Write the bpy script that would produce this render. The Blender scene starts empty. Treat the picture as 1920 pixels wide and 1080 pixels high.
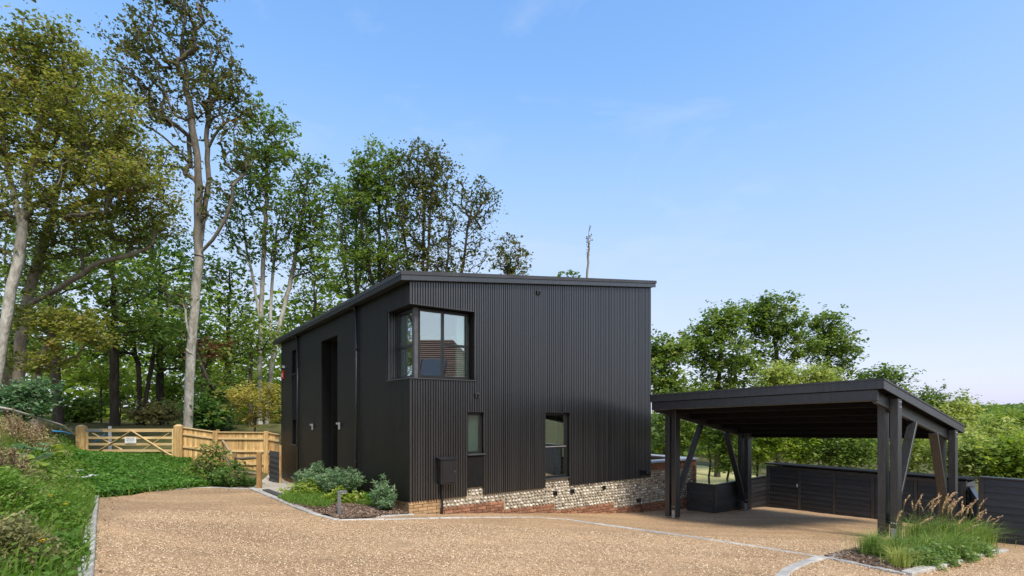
import bpy, bmesh, math, random
import numpy as np
from mathutils import Vector, Matrix
from mathutils.geometry import delaunay_2d_cdt

random.seed(7)
SC = bpy.context.scene
COL = SC.collection
R = math.radians

# ------------------------------------------------------------------ camera
FPX, HOR, EYE = 985.0, 774.0, 2.2            # focal length and horizon in photo pixels, eye height
cam_d = bpy.data.cameras.new('camera')
cam = bpy.data.objects.new('camera', cam_d)
COL.objects.link(cam)
cam.location = (0, 0, EYE)
cam.rotation_euler = (R(90), 0, 0)
cam_d.sensor_width = 36
cam_d.lens = 36 * FPX / 1920
cam_d.shift_y = (HOR - 540) / 1920
cam_d.clip_end = 4000
SC.camera = cam

# ------------------------------------------------------------------ sky and sun
SUN_EL, SUN_AZ = R(50), math.atan2(0.50, -0.866)     # azimuth measured from +Y towards +X
world = bpy.data.worlds.new('World')
SC.world = world
world.use_nodes = True
wn, wl = world.node_tree.nodes, world.node_tree.links
wn.clear()
sky = wn.new('ShaderNodeTexSky')
sky.sky_type = 'NISHITA'
sky.sun_disc = False
sky.sun_elevation = SUN_EL
sky.sun_rotation = SUN_AZ
sky.air_density = 1.0
sky.dust_density = 1.0
sky.ozone_density = 6.0
tc = wn.new('ShaderNodeTexCoord')
mp = wn.new('ShaderNodeMapping')
mp.inputs['Scale'].default_value = (1.0, 1.0, 2.6)
nz = wn.new('ShaderNodeTexNoise')
nz.inputs['Scale'].default_value = 2.3
nz.inputs['Detail'].default_value = 9
nz.inputs['Roughness'].default_value = 0.62
nz.inputs['Distortion'].default_value = 0.5
rp = wn.new('ShaderNodeValToRGB')
rp.color_ramp.elements[0].position = 0.52
rp.color_ramp.elements[0].color = (0.0, 0.0, 0.0, 1)
rp.color_ramp.elements[1].position = 0.80
rp.color_ramp.elements[1].color = (0.30, 0.30, 0.30, 1)
mx = wn.new('ShaderNodeMixRGB')
mx.inputs['Color2'].default_value = (3.0, 3.1, 3.3, 1)
bg = wn.new('ShaderNodeBackground')
bg.inputs['Strength'].default_value = 0.15
wo = wn.new('ShaderNodeOutputWorld')
wl.new(tc.outputs['Generated'], mp.inputs['Vector'])
wl.new(mp.outputs['Vector'], nz.inputs['Vector'])
wl.new(nz.outputs['Fac'], rp.inputs['Fac'])
wl.new(rp.outputs['Color'], mx.inputs['Fac'])
# the photograph's soft highlight roll-off, applied to the sky's own colour
sc1 = wn.new('ShaderNodeVectorMath'); sc1.operation = 'SCALE'; sc1.inputs['Scale'].default_value = 0.15
sc2 = wn.new('ShaderNodeVectorMath'); sc2.operation = 'SCALE'; sc2.inputs['Scale'].default_value = 1 / 0.15
cv = wn.new('ShaderNodeRGBCurve')
for ch, pts in enumerate(([(.10, .11), (.151, .20), (.215, .275), (.359, .36), (.55, .43)], [(.19, .235), (.279, .325), (.386, .375), (.578, .425)], [(.40, .48), (.54, .53), (.70, .54)])):
    c_ = cv.mapping.curves[ch]
    for p_ in pts: c_.points.new(*p_)
    c_.points[-1].location = (1.0, .56)
cv.mapping.extend = 'HORIZONTAL'
cv.mapping.update()
wl.new(sky.outputs['Color'], sc1.inputs[0])
wl.new(sc1.outputs[0], cv.inputs['Color'])
wl.new(cv.outputs['Color'], sc2.inputs[0])
wl.new(sc2.outputs[0], mx.inputs['Color1'])
wl.new(mx.outputs['Color'], bg.inputs['Color'])
wl.new(bg.outputs['Background'], wo.inputs['Surface'])

sun_d = bpy.data.lights.new('sun', 'SUN')
sun_d.energy = 2.3
sun_d.angle = R(14)
sun_d.color = (1.0, 0.95, 0.87)
sun = bpy.data.objects.new('sun', sun_d)
COL.objects.link(sun)
sdir = Vector((math.sin(SUN_AZ) * math.cos(SUN_EL), math.cos(SUN_AZ) * math.cos(SUN_EL), math.sin(SUN_EL)))
sun.rotation_euler = (-sdir).to_track_quat('-Z', 'Y').to_euler()
sun.location = (20, -20, 40)

SC.view_settings.view_transform = 'Standard'
SC.view_settings.look = 'None'
SC.view_settings.gamma = 1
SC.view_settings.exposure = 1.0
SC.cycles.use_denoising = True
SC.cycles.max_bounces = 8
SC.cycles.transparent_max_bounces = 16

# ------------------------------------------------------------------ helpers
def tag(o, label=None, cat=None, group=None, kind=None):
    if label: o['label'] = label
    if cat: o['category'] = cat
    if group: o['group'] = group
    if kind: o['kind'] = kind
    return o

def empty(name, loc=(0, 0, 0), rz=0.0):
    o = bpy.data.objects.new(name, None)
    o.location = loc
    o.rotation_euler = (0, 0, rz)
    o.empty_display_size = 0.2
    COL.objects.link(o)
    return o

def link(name, me, parent=None, loc=(0, 0, 0), rot=(0, 0, 0), scale=(1, 1, 1)):
    o = bpy.data.objects.new(name, me)
    o.location, o.rotation_euler, o.scale = loc, rot, scale
    o.parent = parent
    COL.objects.link(o)
    return o

def at(px, py, Y):
    """world point at depth Y on the line of sight of a photo pixel (used once, to survey positions)"""
    return Vector(((px - 960) / FPX * Y, Y, EYE - (py - HOR) / FPX * Y))

class MB:
    """collects vertices and faces for one mesh"""
    def __init__(self):
        self.v, self.f, self.s = [], [], []
    def add(self, vs, fs, smooth=False):
        n = len(self.v)
        self.v += [tuple(p) for p in vs]
        self.f += [tuple(i + n for i in f) for f in fs]
        self.s += [smooth] * len(fs)
        return self
    def hexa(self, b, t):
        """b: four bottom corners counter-clockwise from above, t: the four above them"""
        return self.add(list(b) + list(t), [(3, 2, 1, 0), (4, 5, 6, 7), (0, 1, 5, 4), (1, 2, 6, 5), (2, 3, 7, 6), (3, 0, 4, 7)])
    def box(self, x0, x1, y0, y1, z0, z1):
        return self.hexa([(x0, y0, z0), (x1, y0, z0), (x1, y1, z0), (x0, y1, z0)],
                         [(x0, y0, z1), (x1, y0, z1), (x1, y1, z1), (x0, y1, z1)])
    def bar(self, a, b, w, h, up=(0, 0, 1)):
        a, b, up = Vector(a), Vector(b), Vector(up)
        d = (b - a).normalized()
        s = d.cross(up).normalized() * w / 2
        n = s.cross(d).normalized() * h / 2
        c = lambda p: [p - s - n, p + s - n, p + s + n, p - s + n]
        A, B = c(a), c(b)
        return self.add(A + B, [(0, 1, 2, 3), (7, 6, 5, 4), (1, 0, 4, 5), (2, 1, 5, 6), (3, 2, 6, 7), (0, 3, 7, 4)])
    def tube(self, pts, rad, k=8, cap=True):
        V, F = tube_np([np.array(p, float) for p in pts], rad if hasattr(rad, '__len__') else [rad] * len(pts), k)
        n = len(pts)
        fs = [tuple(f) for f in F]
        if cap:
            fs += [tuple(range(k))[::-1], tuple(range((n - 1) * k, n * k))]
        return self.add(V, fs, True)
    def build(self, name, mat, parent=None, bevel=0, loc=(0, 0, 0), rot=(0, 0, 0)):
        me = bpy.data.meshes.new(name)
        me.from_pydata(self.v, [], self.f)
        for p, s in zip(me.polygons, self.s): p.use_smooth = s
        bm = bmesh.new(); bm.from_mesh(me)
        bmesh.ops.recalc_face_normals(bm, faces=bm.faces)
        if bevel:
            es = [e for e in bm.edges if len(e.link_faces) == 2 and e.calc_face_angle(0) > 0.6]
            bmesh.ops.bevel(bm, geom=es, offset=bevel, segments=1, affect='EDGES')
        bm.to_mesh(me); bm.free()
        if mat: me.materials.append(mat)
        return link(name, me, parent, loc, rot)

def tube_np(pts, rad, k):
    P = np.array(pts, float)
    T = np.gradient(P, axis=0)
    T /= np.linalg.norm(T, axis=1)[:, None] + 1e-9
    ref = np.array([0.31, 0.95, 0.02]) if abs(T[0][2]) > 0.5 else np.array([0, 0, 1.0])
    V = []
    n = np.cross(T[0], ref); n /= np.linalg.norm(n) + 1e-9
    ang = np.arange(k) * 2 * math.pi / k
    for i in range(len(P)):
        n = n - T[i] * n.dot(T[i]); n /= np.linalg.norm(n) + 1e-9
        b = np.cross(T[i], n)
        V.append(P[i] + rad[i] * (np.cos(ang)[:, None] * n + np.sin(ang)[:, None] * b))
    V = np.concatenate(V)
    F = []
    for i in range(len(P) - 1):
        for j in range(k):
            j2 = (j + 1) % k
            F.append((i * k + j, i * k + j2, (i + 1) * k + j2, (i + 1) * k + j))
    return V, F

def mesh_np(name, V, F, mat, attr=None, smooth=False):
    V = np.asarray(V, np.float32); F = np.asarray(F, np.int32)
    me = bpy.data.meshes.new(name)
    n, k = F.shape
    me.vertices.add(len(V)); me.vertices.foreach_set('co', V.ravel())
    me.loops.add(n * k); me.loops.foreach_set('vertex_index', F.ravel())
    me.polygons.add(n); me.polygons.foreach_set('loop_start', np.arange(0, n * k, k, dtype=np.int32))
    if smooth: me.polygons.foreach_set('use_smooth', np.ones(n, bool))
    me.update(calc_edges=True)
    if attr is not None:
        a = me.attributes.new('rnd', 'FLOAT', 'FACE')
        a.data.foreach_set('value', np.asarray(attr, np.float32))
    me.materials.append(mat)
    return me

_box = {}
def piece(name, parent, mat, size, loc, rot=(0, 0, 0), bevel=0.0):
    """one box-shaped piece; alike pieces share mesh data"""
    key = (name, mat.name, tuple(round(s, 3) for s in size), bevel)
    if key not in _box:
        x, y, z = [s / 2 for s in size]
        o = MB().box(-x, x, -y, y, -z, z).build(name, mat, None, bevel)
        _box[key] = o.data
        o.parent, o.location, o.rotation_euler = parent, loc, rot
        return o
    return link(name, _box[key], parent, loc, rot)

# ------------------------------------------------------------------ materials
def new_mat(name):
    m = bpy.data.materials.new(name)
    m.use_nodes = True
    nt = m.node_tree
    b = nt.nodes['Principled BSDF']
    return m, nt, b

def surf(name, c1, c2, scale=4.0, rough=0.7, stretch=(1, 1, 1), bump=0.0, bscale=None, spec=0.5, metal=0.0, vary=0.0,
         detail=6, lo=0.35, hi=0.65, coords='Object', coat=0.0):
    m, nt, b = new_mat(name)
    N, L = nt.nodes, nt.links
    t = N.new('ShaderNodeTexCoord')
    mpn = N.new('ShaderNodeMapping'); mpn.inputs['Scale'].default_value = stretch
    L.new(t.outputs[coords], mpn.inputs['Vector'])
    vec = mpn.outputs['Vector']
    oi = N.new('ShaderNodeObjectInfo')
    ad = N.new('ShaderNodeVectorMath'); ad.operation = 'ADD'
    ml = N.new('ShaderNodeMath'); ml.operation = 'MULTIPLY'; ml.inputs[1].default_value = 37.0
    L.new(oi.outputs['Random'], ml.inputs[0])
    L.new(vec, ad.inputs[0]); L.new(ml.outputs[0], ad.inputs[1])
    vec = ad.outputs[0]
    n1 = N.new('ShaderNodeTexNoise'); n1.inputs['Scale'].default_value = scale; n1.inputs['Detail'].default_value = detail
    n1.inputs['Roughness'].default_value = 0.65
    L.new(vec, n1.inputs['Vector'])
    cr = N.new('ShaderNodeValToRGB')
    cr.color_ramp.elements[0].position, cr.color_ramp.elements[1].position = lo, hi
    cr.color_ramp.elements[0].color = (*c1, 1); cr.color_ramp.elements[1].color = (*c2, 1)
    L.new(n1.outputs['Fac'], cr.inputs['Fac'])
    out = cr.outputs['Color']
    if vary:
        hs = N.new('ShaderNodeHueSaturation')
        mr = N.new('ShaderNodeMapRange'); mr.inputs['To Min'].default_value = 1 - vary; mr.inputs['To Max'].default_value = 1 + vary
        L.new(oi.outputs['Random'], mr.inputs['Value'])
        L.new(mr.outputs[0], hs.inputs['Value']); L.new(out, hs.inputs['Color'])
        out = hs.outputs['Color']
    L.new(out, b.inputs['Base Color'])
    b.inputs['Roughness'].default_value = rough
    b.inputs['Specular IOR Level'].default_value = spec
    b.inputs['Metallic'].default_value = metal
    b.inputs['Coat Weight'].default_value = coat
    b.inputs['Coat Roughness'].default_value = rough * .9
    if bump:
        n2 = N.new('ShaderNodeTexNoise'); n2.inputs['Scale'].default_value = bscale or scale * 3; n2.inputs['Detail'].default_value = 5
        L.new(vec, n2.inputs['Vector'])
        bp = N.new('ShaderNodeBump'); bp.inputs['Strength'].default_value = 1.0; bp.inputs['Distance'].default_value = bump
        L.new(n2.outputs['Fac'], bp.inputs['Height']); L.new(bp.outputs['Normal'], b.inputs['Normal'])
    return m

def leaf_mat(name, stops, trans=0.35, rough=0.5, spec=0.3):
    """stops: (position, colour) over the per-leaf random value"""
    m, nt, b = new_mat(name)
    N, L = nt.nodes, nt.links
    a = N.new('ShaderNodeAttribute'); a.attribute_name = 'rnd'
    cr = N.new('ShaderNodeValToRGB')
    els = cr.color_ramp.elements
    els[0].position, els[0].color = stops[0][0], (*stops[0][1], 1)
    els[1].position, els[1].color = stops[-1][0], (*stops[-1][1], 1)
    for p, c in stops[1:-1]:
        e = els.new(p); e.color = (*c, 1)
    L.new(a.outputs['Fac'], cr.inputs['Fac'])
    L.new(cr.outputs['Color'], b.inputs['Base Color'])
    b.inputs['Roughness'].default_value = rough
    b.inputs['Specular IOR Level'].default_value = spec
    tr = N.new('ShaderNodeBsdfTranslucent')
    hs = N.new('ShaderNodeHueSaturation'); hs.inputs['Value'].default_value = 1.3; hs.inputs['Saturation'].default_value = 1.1
    L.new(cr.outputs['Color'], hs.inputs['Color']); L.new(hs.outputs['Color'], tr.inputs['Color'])
    ms = N.new('ShaderNodeMixShader'); ms.inputs['Fac'].default_value = trans
    o = N['Material Output']
    L.new(b.outputs[0], ms.inputs[1]); L.new(tr.outputs[0], ms.inputs[2]); L.new(ms.outputs[0], o.inputs['Surface'])
    return m

M = {}
M['slat'] = surf('charred_slat', (0.005, 0.005, 0.0055), (0.017, 0.0175, 0.019), 3, 0.33, (6, 6, 0.5), 0.0012, 40, 1.0, vary=0.35, coat=0.7)
M['slat_side'] = surf('black_stained_board', (0.010, 0.0095, 0.0075), (0.020, 0.019, 0.015), 3, 0.5, (6, 6, 0.4), 0.002, 40, 0.35)
M['membrane'] = surf('black_membrane', (0.006, 0.006, 0.006), (0.010, 0.010, 0.010), 8, 0.8, spec=0.2)
M['trim'] = surf('dark_metal_trim', (0.030, 0.031, 0.034), (0.050, 0.051, 0.055), 2, 0.45, (1, 1, 1), spec=0.5)
M['frame'] = surf('black_window_frame', (0.012, 0.012, 0.013), (0.018, 0.018, 0.019), 4, 0.35)
M['post_grey'] = surf('grey_corner_post', (0.05, 0.05, 0.052), (0.10, 0.10, 0.105), 6, 0.5)
M['blackwood'] = surf('black_stained_timber', (0.008, 0.0085, 0.0095), (0.032, 0.033, 0.036), 3, 0.42, (9, 9, 1.2), 0.002, 30, 0.8, vary=0.25, coat=0.25)
M['blackboard'] = surf('black_weatherboard', (0.008, 0.008, 0.009), (0.022, 0.022, 0.024), 3, 0.42, (1, 8, 8), 0.002, 30, 0.8, vary=0.35)
M['soffit'] = surf('black_underside_shade', (0.004, 0.004, 0.0045), (0.012, 0.012, 0.013), 3, 0.8, (1, 8, 8), spec=0.15, vary=0.3)  # underside shade put into the colour: darker and duller than the post timber
M['greyboard'] = surf('slate_grey_board', (0.045, 0.048, 0.054), (0.07, 0.074, 0.082), 3, 0.6, (1, 8, 8), vary=0.12)
M['steel'] = surf('galvanised_steel', (0.33, 0.35, 0.37), (0.5, 0.52, 0.54), 20, 0.45, metal=0.6)
M['white'] = surf('white_paint', (0.72, 0.72, 0.70), (0.8, 0.8, 0.79), 3, 0.6)
M['room'] = surf('pale_room_wall', (0.74, 0.83, 0.79), (0.78, 0.86, 0.82), 2, 0.8)
M['roomfloor'] = surf('room_floor', (0.20, 0.17, 0.13), (0.26, 0.22, 0.17), 4, 0.6)
M['pale_backing'] = surf('pale_green_blind', (0.58, 0.68, 0.63), (0.66, 0.74, 0.70), 2, 0.7, (0.2, 0.2, 30))
M['red'] = surf('red_plastic', (0.45, 0.03, 0.03), (0.5, 0.04, 0.04), 5, 0.4)
M['pine'] = surf('treated_pine', (0.33, 0.19, 0.07), (0.62, 0.42, 0.18), 2.5, 0.75, (5, 5, 0.7), 0.002, 25, 0.3, vary=0.3)
M['pine_rail'] = surf('treated_pine_rail', (0.50, 0.34, 0.15), (0.68, 0.50, 0.26), 2.5, 0.75, (0.8, 5, 5), 0.002, 25, 0.3, vary=0.15)
M['oldwood'] = surf('weathered_rail', (0.24, 0.17, 0.09), (0.42, 0.34, 0.22), 4, 0.85, (1, 5, 5), 0.006, 14, 0.2, vary=0.2)
M['brownpost'] = surf('brown_post', (0.22, 0.12, 0.045), (0.36, 0.22, 0.09), 4, 0.8, (5, 5, 1), 0.004, 20, 0.3)
M['brick'] = surf('red_brick', (0.19, 0.085, 0.05), (0.33, 0.17, 0.10), 9, 0.85, bump=0.003, bscale=60, spec=0.25, vary=0.28)
M['brick_buff'] = surf('buff_brick', (0.33, 0.20, 0.10), (0.47, 0.31, 0.17), 9, 0.85, bump=0.003, bscale=60, spec=0.25, vary=0.2)
M['mortar'] = surf('lime_mortar', (0.33, 0.27, 0.19), (0.44, 0.37, 0.27), 14, 0.9, bump=0.004, bscale=60, spec=0.2)
M['coping'] = surf('lead_grey_coping', (0.25, 0.27, 0.30), (0.36, 0.38, 0.42), 3, 0.5)
M['concrete'] = surf('concrete_kerb', (0.33, 0.31, 0.28), (0.50, 0.47, 0.42), 6, 0.9, bump=0.003, bscale=80, spec=0.2, vary=0.12)
M['paving'] = surf('pale_concrete_path', (0.36, 0.32, 0.25), (0.54, 0.49, 0.40), 1.6, 0.9, bump=0.002, bscale=60, spec=0.2)
M['drain'] = surf('dark_drain', (0.05, 0.05, 0.055), (0.08, 0.08, 0.085), 8, 0.5)
M['black_plastic'] = surf('black_plastic', (0.012, 0.012, 0.013), (0.018, 0.018, 0.02), 5, 0.35)
M['lamp_grey'] = surf('grey_lamp_metal', (0.10, 0.105, 0.115), (0.15, 0.155, 0.165), 5, 0.4)
M['silver'] = surf('brushed_silver', (0.55, 0.55, 0.55), (0.65, 0.65, 0.65), 5, 0.35, metal=0.7)
M['blue'] = surf('blue_pipe', (0.03, 0.20, 0.42), (0.04, 0.25, 0.5), 5, 0.4)
M['palepole'] = surf('bleached_pole', (0.48, 0.42, 0.35), (0.68, 0.62, 0.55), 5, 0.8, (1, 1, 1), 0.004, 30)
M['ink'] = surf('dark_ink', (0.03, 0.03, 0.08), (0.04, 0.04, 0.1), 5, 0.6)
M['tile'] = surf('brown_roof_tile', (0.16, 0.075, 0.045), (0.25, 0.13, 0.08), 3, 0.8, vary=0.2)
M['solar'] = surf('solar_glass', (0.05, 0.07, 0.09), (0.07, 0.09, 0.115), 2, 0.2)
M['housewall'] = surf('neighbour_brick', (0.28, 0.13, 0.08), (0.38, 0.20, 0.13), 9, 0.9)
M['bark_pale'] = surf('pale_bark', (0.26, 0.24, 0.20), (0.56, 0.53, 0.47), 2.2, 0.85, (2, 2, 0.7), 0.012, 9, 0.2)
M['bark_grey'] = surf('grey_brown_bark', (0.13, 0.10, 0.075), (0.30, 0.255, 0.20), 2.2, 0.9, (2, 2, 0.6), 0.012, 9, 0.2)
M['bark_dark'] = surf('dark_bark', (0.035, 0.028, 0.02), (0.08, 0.065, 0.05), 3, 0.9, (2, 2, 0.6), 0.012, 9, 0.2)

def tall_bark():
    m, nt, b = new_mat('pale_bark_greying_upwards')
    N, L = nt.nodes, nt.links
    t = N.new('ShaderNodeTexCoord')
    mpn = N.new('ShaderNodeMapping'); mpn.inputs['Scale'].default_value = (2, 2, .7)
    L.new(t.outputs['Object'], mpn.inputs['Vector'])
    n1 = N.new('ShaderNodeTexNoise'); n1.inputs['Scale'].default_value = 2.2; n1.inputs['Detail'].default_value = 8; n1.inputs['Roughness'].default_value = .7
    L.new(mpn.outputs['Vector'], n1.inputs['Vector'])
    def ramp(c1, c2, lo=.35, hi=.65):
        r = N.new('ShaderNodeValToRGB'); r.color_ramp.elements[0].position, r.color_ramp.elements[1].position = lo, hi
        r.color_ramp.elements[0].color, r.color_ramp.elements[1].color = (*c1, 1), (*c2, 1)
        L.new(n1.outputs['Fac'], r.inputs['Fac']); return r
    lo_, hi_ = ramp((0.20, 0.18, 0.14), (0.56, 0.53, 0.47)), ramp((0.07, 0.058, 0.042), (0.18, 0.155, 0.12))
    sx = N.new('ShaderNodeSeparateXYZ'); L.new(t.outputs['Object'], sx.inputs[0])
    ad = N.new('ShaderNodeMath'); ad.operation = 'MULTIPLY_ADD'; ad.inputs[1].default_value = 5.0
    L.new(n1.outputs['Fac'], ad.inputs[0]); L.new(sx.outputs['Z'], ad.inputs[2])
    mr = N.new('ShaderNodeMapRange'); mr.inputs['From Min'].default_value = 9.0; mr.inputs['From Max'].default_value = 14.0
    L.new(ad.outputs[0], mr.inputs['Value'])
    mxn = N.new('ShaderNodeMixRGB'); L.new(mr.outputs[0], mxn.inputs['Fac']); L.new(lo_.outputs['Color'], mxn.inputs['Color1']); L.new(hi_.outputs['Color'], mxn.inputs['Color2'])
    L.new(mxn.outputs['Color'], b.inputs['Base Color']); b.inputs['Roughness'].default_value = .85; b.inputs['Specular IOR Level'].default_value = .2
    n2 = N.new('ShaderNodeTexNoise'); n2.inputs['Scale'].default_value = 9; n2.inputs['Detail'].default_value = 6; L.new(mpn.outputs['Vector'], n2.inputs['Vector'])
    bp = N.new('ShaderNodeBump'); bp.inputs['Distance'].default_value = .03; L.new(n2.outputs['Fac'], bp.inputs['Height']); L.new(bp.outputs['Normal'], b.inputs['Normal'])
    return m
M['bark_tall'] = tall_bark()
M['branch'] = surf('grey_brown_branch', (0.075, 0.062, 0.046), (0.17, 0.145, 0.11), 3, 0.9, (1, 1, 1), spec=.2)

def glass_mat():
    m, nt, b = new_mat('window_glass')
    N, L = nt.nodes, nt.links
    N.remove(b)
    t = N.new('ShaderNodeBsdfTransparent'); t.inputs['Color'].default_value = (0.84, 0.95, 0.90, 1)
    g = N.new('ShaderNodeBsdfGlossy'); g.inputs['Roughness'].default_value = 0.0; g.inputs['Color'].default_value = (0.95, 0.97, 1, 1)
    f0 = N.new('ShaderNodeFresnel'); f0.inputs['IOR'].default_value = 1.55
    f = N.new('ShaderNodeMath'); f.operation = 'MULTIPLY_ADD'; f.inputs[1].default_value = 0.55; f.inputs[2].default_value = 0.32
    L.new(f0.outputs[0], f.inputs[0])
    ms = N.new('ShaderNodeMixShader')
    L.new(f.outputs[0], ms.inputs[0]); L.new(t.outputs[0], ms.inputs[1]); L.new(g.outputs[0], ms.inputs[2])
    L.new(ms.outputs[0], N['Material Output'].inputs['Surface'])
    return m
M['glass'] = glass_mat()

def gravel_mat():
    m, nt, b = new_mat('golden_gravel')
    N, L = nt.nodes, nt.links
    t = N.new('ShaderNodeTexCoord')
    vo = N.new('ShaderNodeTexVoronoi'); vo.inputs['Scale'].default_value = 74; vo.inputs['Randomness'].default_value = 1
    L.new(t.outputs['Object'], vo.inputs['Vector'])
    sp = N.new('ShaderNodeSeparateColor'); L.new(vo.outputs['Color'], sp.inputs[0])
    cr = N.new('ShaderNodeValToRGB'); e = cr.color_ramp.elements
    e[0].position, e[0].color = 0.0, (0.23, 0.135, 0.070, 1)
    e[1].position, e[1].color = 1.0, (0.66, 0.50, 0.325, 1)
    for p, c in ((0.16, (0.355, 0.212, 0.107)), (0.45, (0.45, 0.280, 0.145)), (0.72, (0.52, 0.345, 0.190)), (0.9, (0.60, 0.43, 0.255))):
        x = e.new(p); x.color = (*c, 1)
    L.new(sp.outputs[0], cr.inputs['Fac'])
    # broad tracked and scattered patches
    n1 = N.new('ShaderNodeTexNoise'); n1.inputs['Scale'].default_value = 0.55; n1.inputs['Detail'].default_value = 7
    mg = N.new('ShaderNodeMapping'); mg.inputs['Rotation'].default_value = (0, 0, R(-22)); mg.inputs['Scale'].default_value = (0.55, 1.7, 1)
    L.new(t.outputs['Object'], mg.inputs['Vector']); L.new(mg.outputs['Vector'], n1.inputs['Vector'])
    mr = N.new('ShaderNodeMapRange'); mr.inputs['From Min'].default_value = 0.3; mr.inputs['From Max'].default_value = 0.7
    mr.inputs['To Min'].default_value = 0.76; mr.inputs['To Max'].default_value = 1.20
    L.new(n1.outputs['Fac'], mr.inputs['Value'])
    n3 = N.new('ShaderNodeTexNoise'); n3.inputs['Scale'].default_value = 14; n3.inputs['Detail'].default_value = 4
    L.new(t.outputs['Object'], n3.inputs['Vector'])
    mr3 = N.new('ShaderNodeMapRange'); mr3.inputs['From Min'].default_value = 0.3; mr3.inputs['From Max'].default_value = 0.7
    mr3.inputs['To Min'].default_value = 0.82; mr3.inputs['To Max'].default_value = 1.15
    L.new(n3.outputs['Fac'], mr3.inputs['Value'])
    mm = N.new('ShaderNodeMath'); mm.operation = 'MULTIPLY'
    L.new(mr.outputs[0], mm.inputs[0]); L.new(mr3.outputs[0], mm.inputs[1])
    hs = N.new('ShaderNodeHueSaturation'); L.new(mm.outputs[0], hs.inputs['Value']); L.new(cr.outputs['Color'], hs.inputs['Color'])
    L.new(hs.outputs['Color'], b.inputs['Base Color'])
    b.inputs['Roughness'].default_value = 0.85
    b.inputs['Specular IOR Level'].default_value = 0.25
    iv = N.new('ShaderNodeMath'); iv.operation = 'SUBTRACT'; iv.inputs[0].default_value = 1; L.new(vo.outputs['Distance'], iv.inputs[1])
    bp = N.new('ShaderNodeBump'); bp.inputs['Distance'].default_value = 0.012; bp.inputs['Strength'].default_value = 0.9
    L.new(iv.outputs[0], bp.inputs['Height']); L.new(bp.outputs['Normal'], b.inputs['Normal'])
    return m
M['gravel'] = gravel_mat()
M['stones'] = leaf_mat('gravel_chip', [(0, (0.20, 0.115, 0.06)), (0.4, (0.44, 0.29, 0.16)), (0.8, (0.58, 0.42, 0.26)), (1, (0.72, 0.60, 0.44))], 0.0, 0.85)
M['flint'] = leaf_mat('flint_nodule', [(0, (0.13, 0.115, 0.095)), (0.25, (0.30, 0.27, 0.22)), (0.6, (0.50, 0.46, 0.38)), (1, (0.74, 0.71, 0.64))], 0.0, 0.5)
M['mulch'] = leaf_mat('bark_chip', [(0, (0.08, 0.05, 0.035)), (0.5, (0.18, 0.115, 0.08)), (1, (0.36, 0.26, 0.19))], 0.0, 0.9)

def ground_mat():
    m = surf('rough_ground', (0.055, 0.075, 0.020), (0.15, 0.12, 0.06), 0.9, 0.95, bump=0.03, bscale=9, spec=0.1, coords='Object')
    return m
M['ground'] = ground_mat()
M['soil'] = surf('planting_soil', (0.10, 0.065, 0.04), (0.20, 0.14, 0.09), 9, 0.95, bump=0.012, bscale=30, spec=0.1)
M['lawnbase'] = surf('lawn_soil', (0.03, 0.075, 0.012), (0.06, 0.12, 0.02), 3, 0.95, spec=0.1)
M['meadow'] = surf('dry_meadow', (0.28, 0.27, 0.10), (0.45, 0.40, 0.19), 0.6, 0.95, spec=0.1)

# leaves
LF = {}
LF['olive'] = leaf_mat('olive_sycamore_leaf', [(0, (0.085, 0.11, 0.026)), (0.35, (0.175, 0.20, 0.042)), (0.75, (0.31, 0.31, 0.072)), (0.95, (0.40, 0.36, 0.095)), (1, (0.34, 0.21, 0.075))], 0.5)
LF['green'] = leaf_mat('mid_green_leaf', [(0, (0.075, 0.127, 0.028)), (0.5, (0.155, 0.230, 0.048)), (0.9, (0.265, 0.345, 0.075)), (1, (0.345, 0.322, 0.092))], 0.52)
LF['dusky'] = leaf_mat('dusky_ash_leaf', [(0, (0.060, 0.074, 0.022)), (0.5, (0.13, 0.145, 0.04)), (0.88, (0.21, 0.20, 0.055)), (1, (0.26, 0.17, 0.065))], 0.42)
LF['deep'] = leaf_mat('deep_green_leaf', [(0, (0.052, 0.111, 0.029)), (0.6, (0.124, 0.221, 0.055)), (1, (0.234, 0.351, 0.085))], 0.5)
LF['bright'] = leaf_mat('sunlit_leaf', [(0, (0.13, 0.20, 0.028)), (0.5, (0.25, 0.34, 0.05)), (1, (0.45, 0.50, 0.10))], 0.48)  # bright leaf; in the wood its colour stands in for sunlight
LF['lime'] = leaf_mat('lime_leaf', [(0, (0.18, 0.25, 0.045)), (0.5, (0.36, 0.43, 0.10)), (1, (0.58, 0.58, 0.21))], 0.48)
LF['gold'] = leaf_mat('golden_conifer_leaf', [(0, (0.26, 0.24, 0.05)), (0.5, (0.50, 0.44, 0.11)), (1, (0.70, 0.62, 0.22))], 0.4)
LF['rust'] = leaf_mat('rust_leaf', [(0, (0.126, 0.056, 0.028)), (1, (0.336, 0.154, 0.070))], 0.3)
LF['blue'] = leaf_mat('blue_green_leaf', [(0, (0.060, 0.126, 0.054)), (0.6, (0.138, 0.240, 0.102)), (1, (0.264, 0.384, 0.180))], 0.4)
LF['spurge'] = leaf_mat('grey_green_needle', [(0, (0.12, 0.21, 0.095)), (0.6, (0.25, 0.37, 0.19)), (1, (0.44, 0.55, 0.33))], 0.4)
LF['clover'] = leaf_mat('clover_leaf', [(0, (0.040, 0.11, 0.016)), (0.5, (0.085, 0.205, 0.028)), (0.9, (0.17, 0.33, 0.055)), (1, (0.28, 0.32, 0.09))], 0.38)
LF['grass'] = leaf_mat('grass_blade', [(0, (0.084, 0.168, 0.022)), (0.55, (0.190, 0.325, 0.050)), (0.85, (0.314, 0.403, 0.101)), (1, (0.515, 0.448, 0.213))], 0.48)
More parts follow.
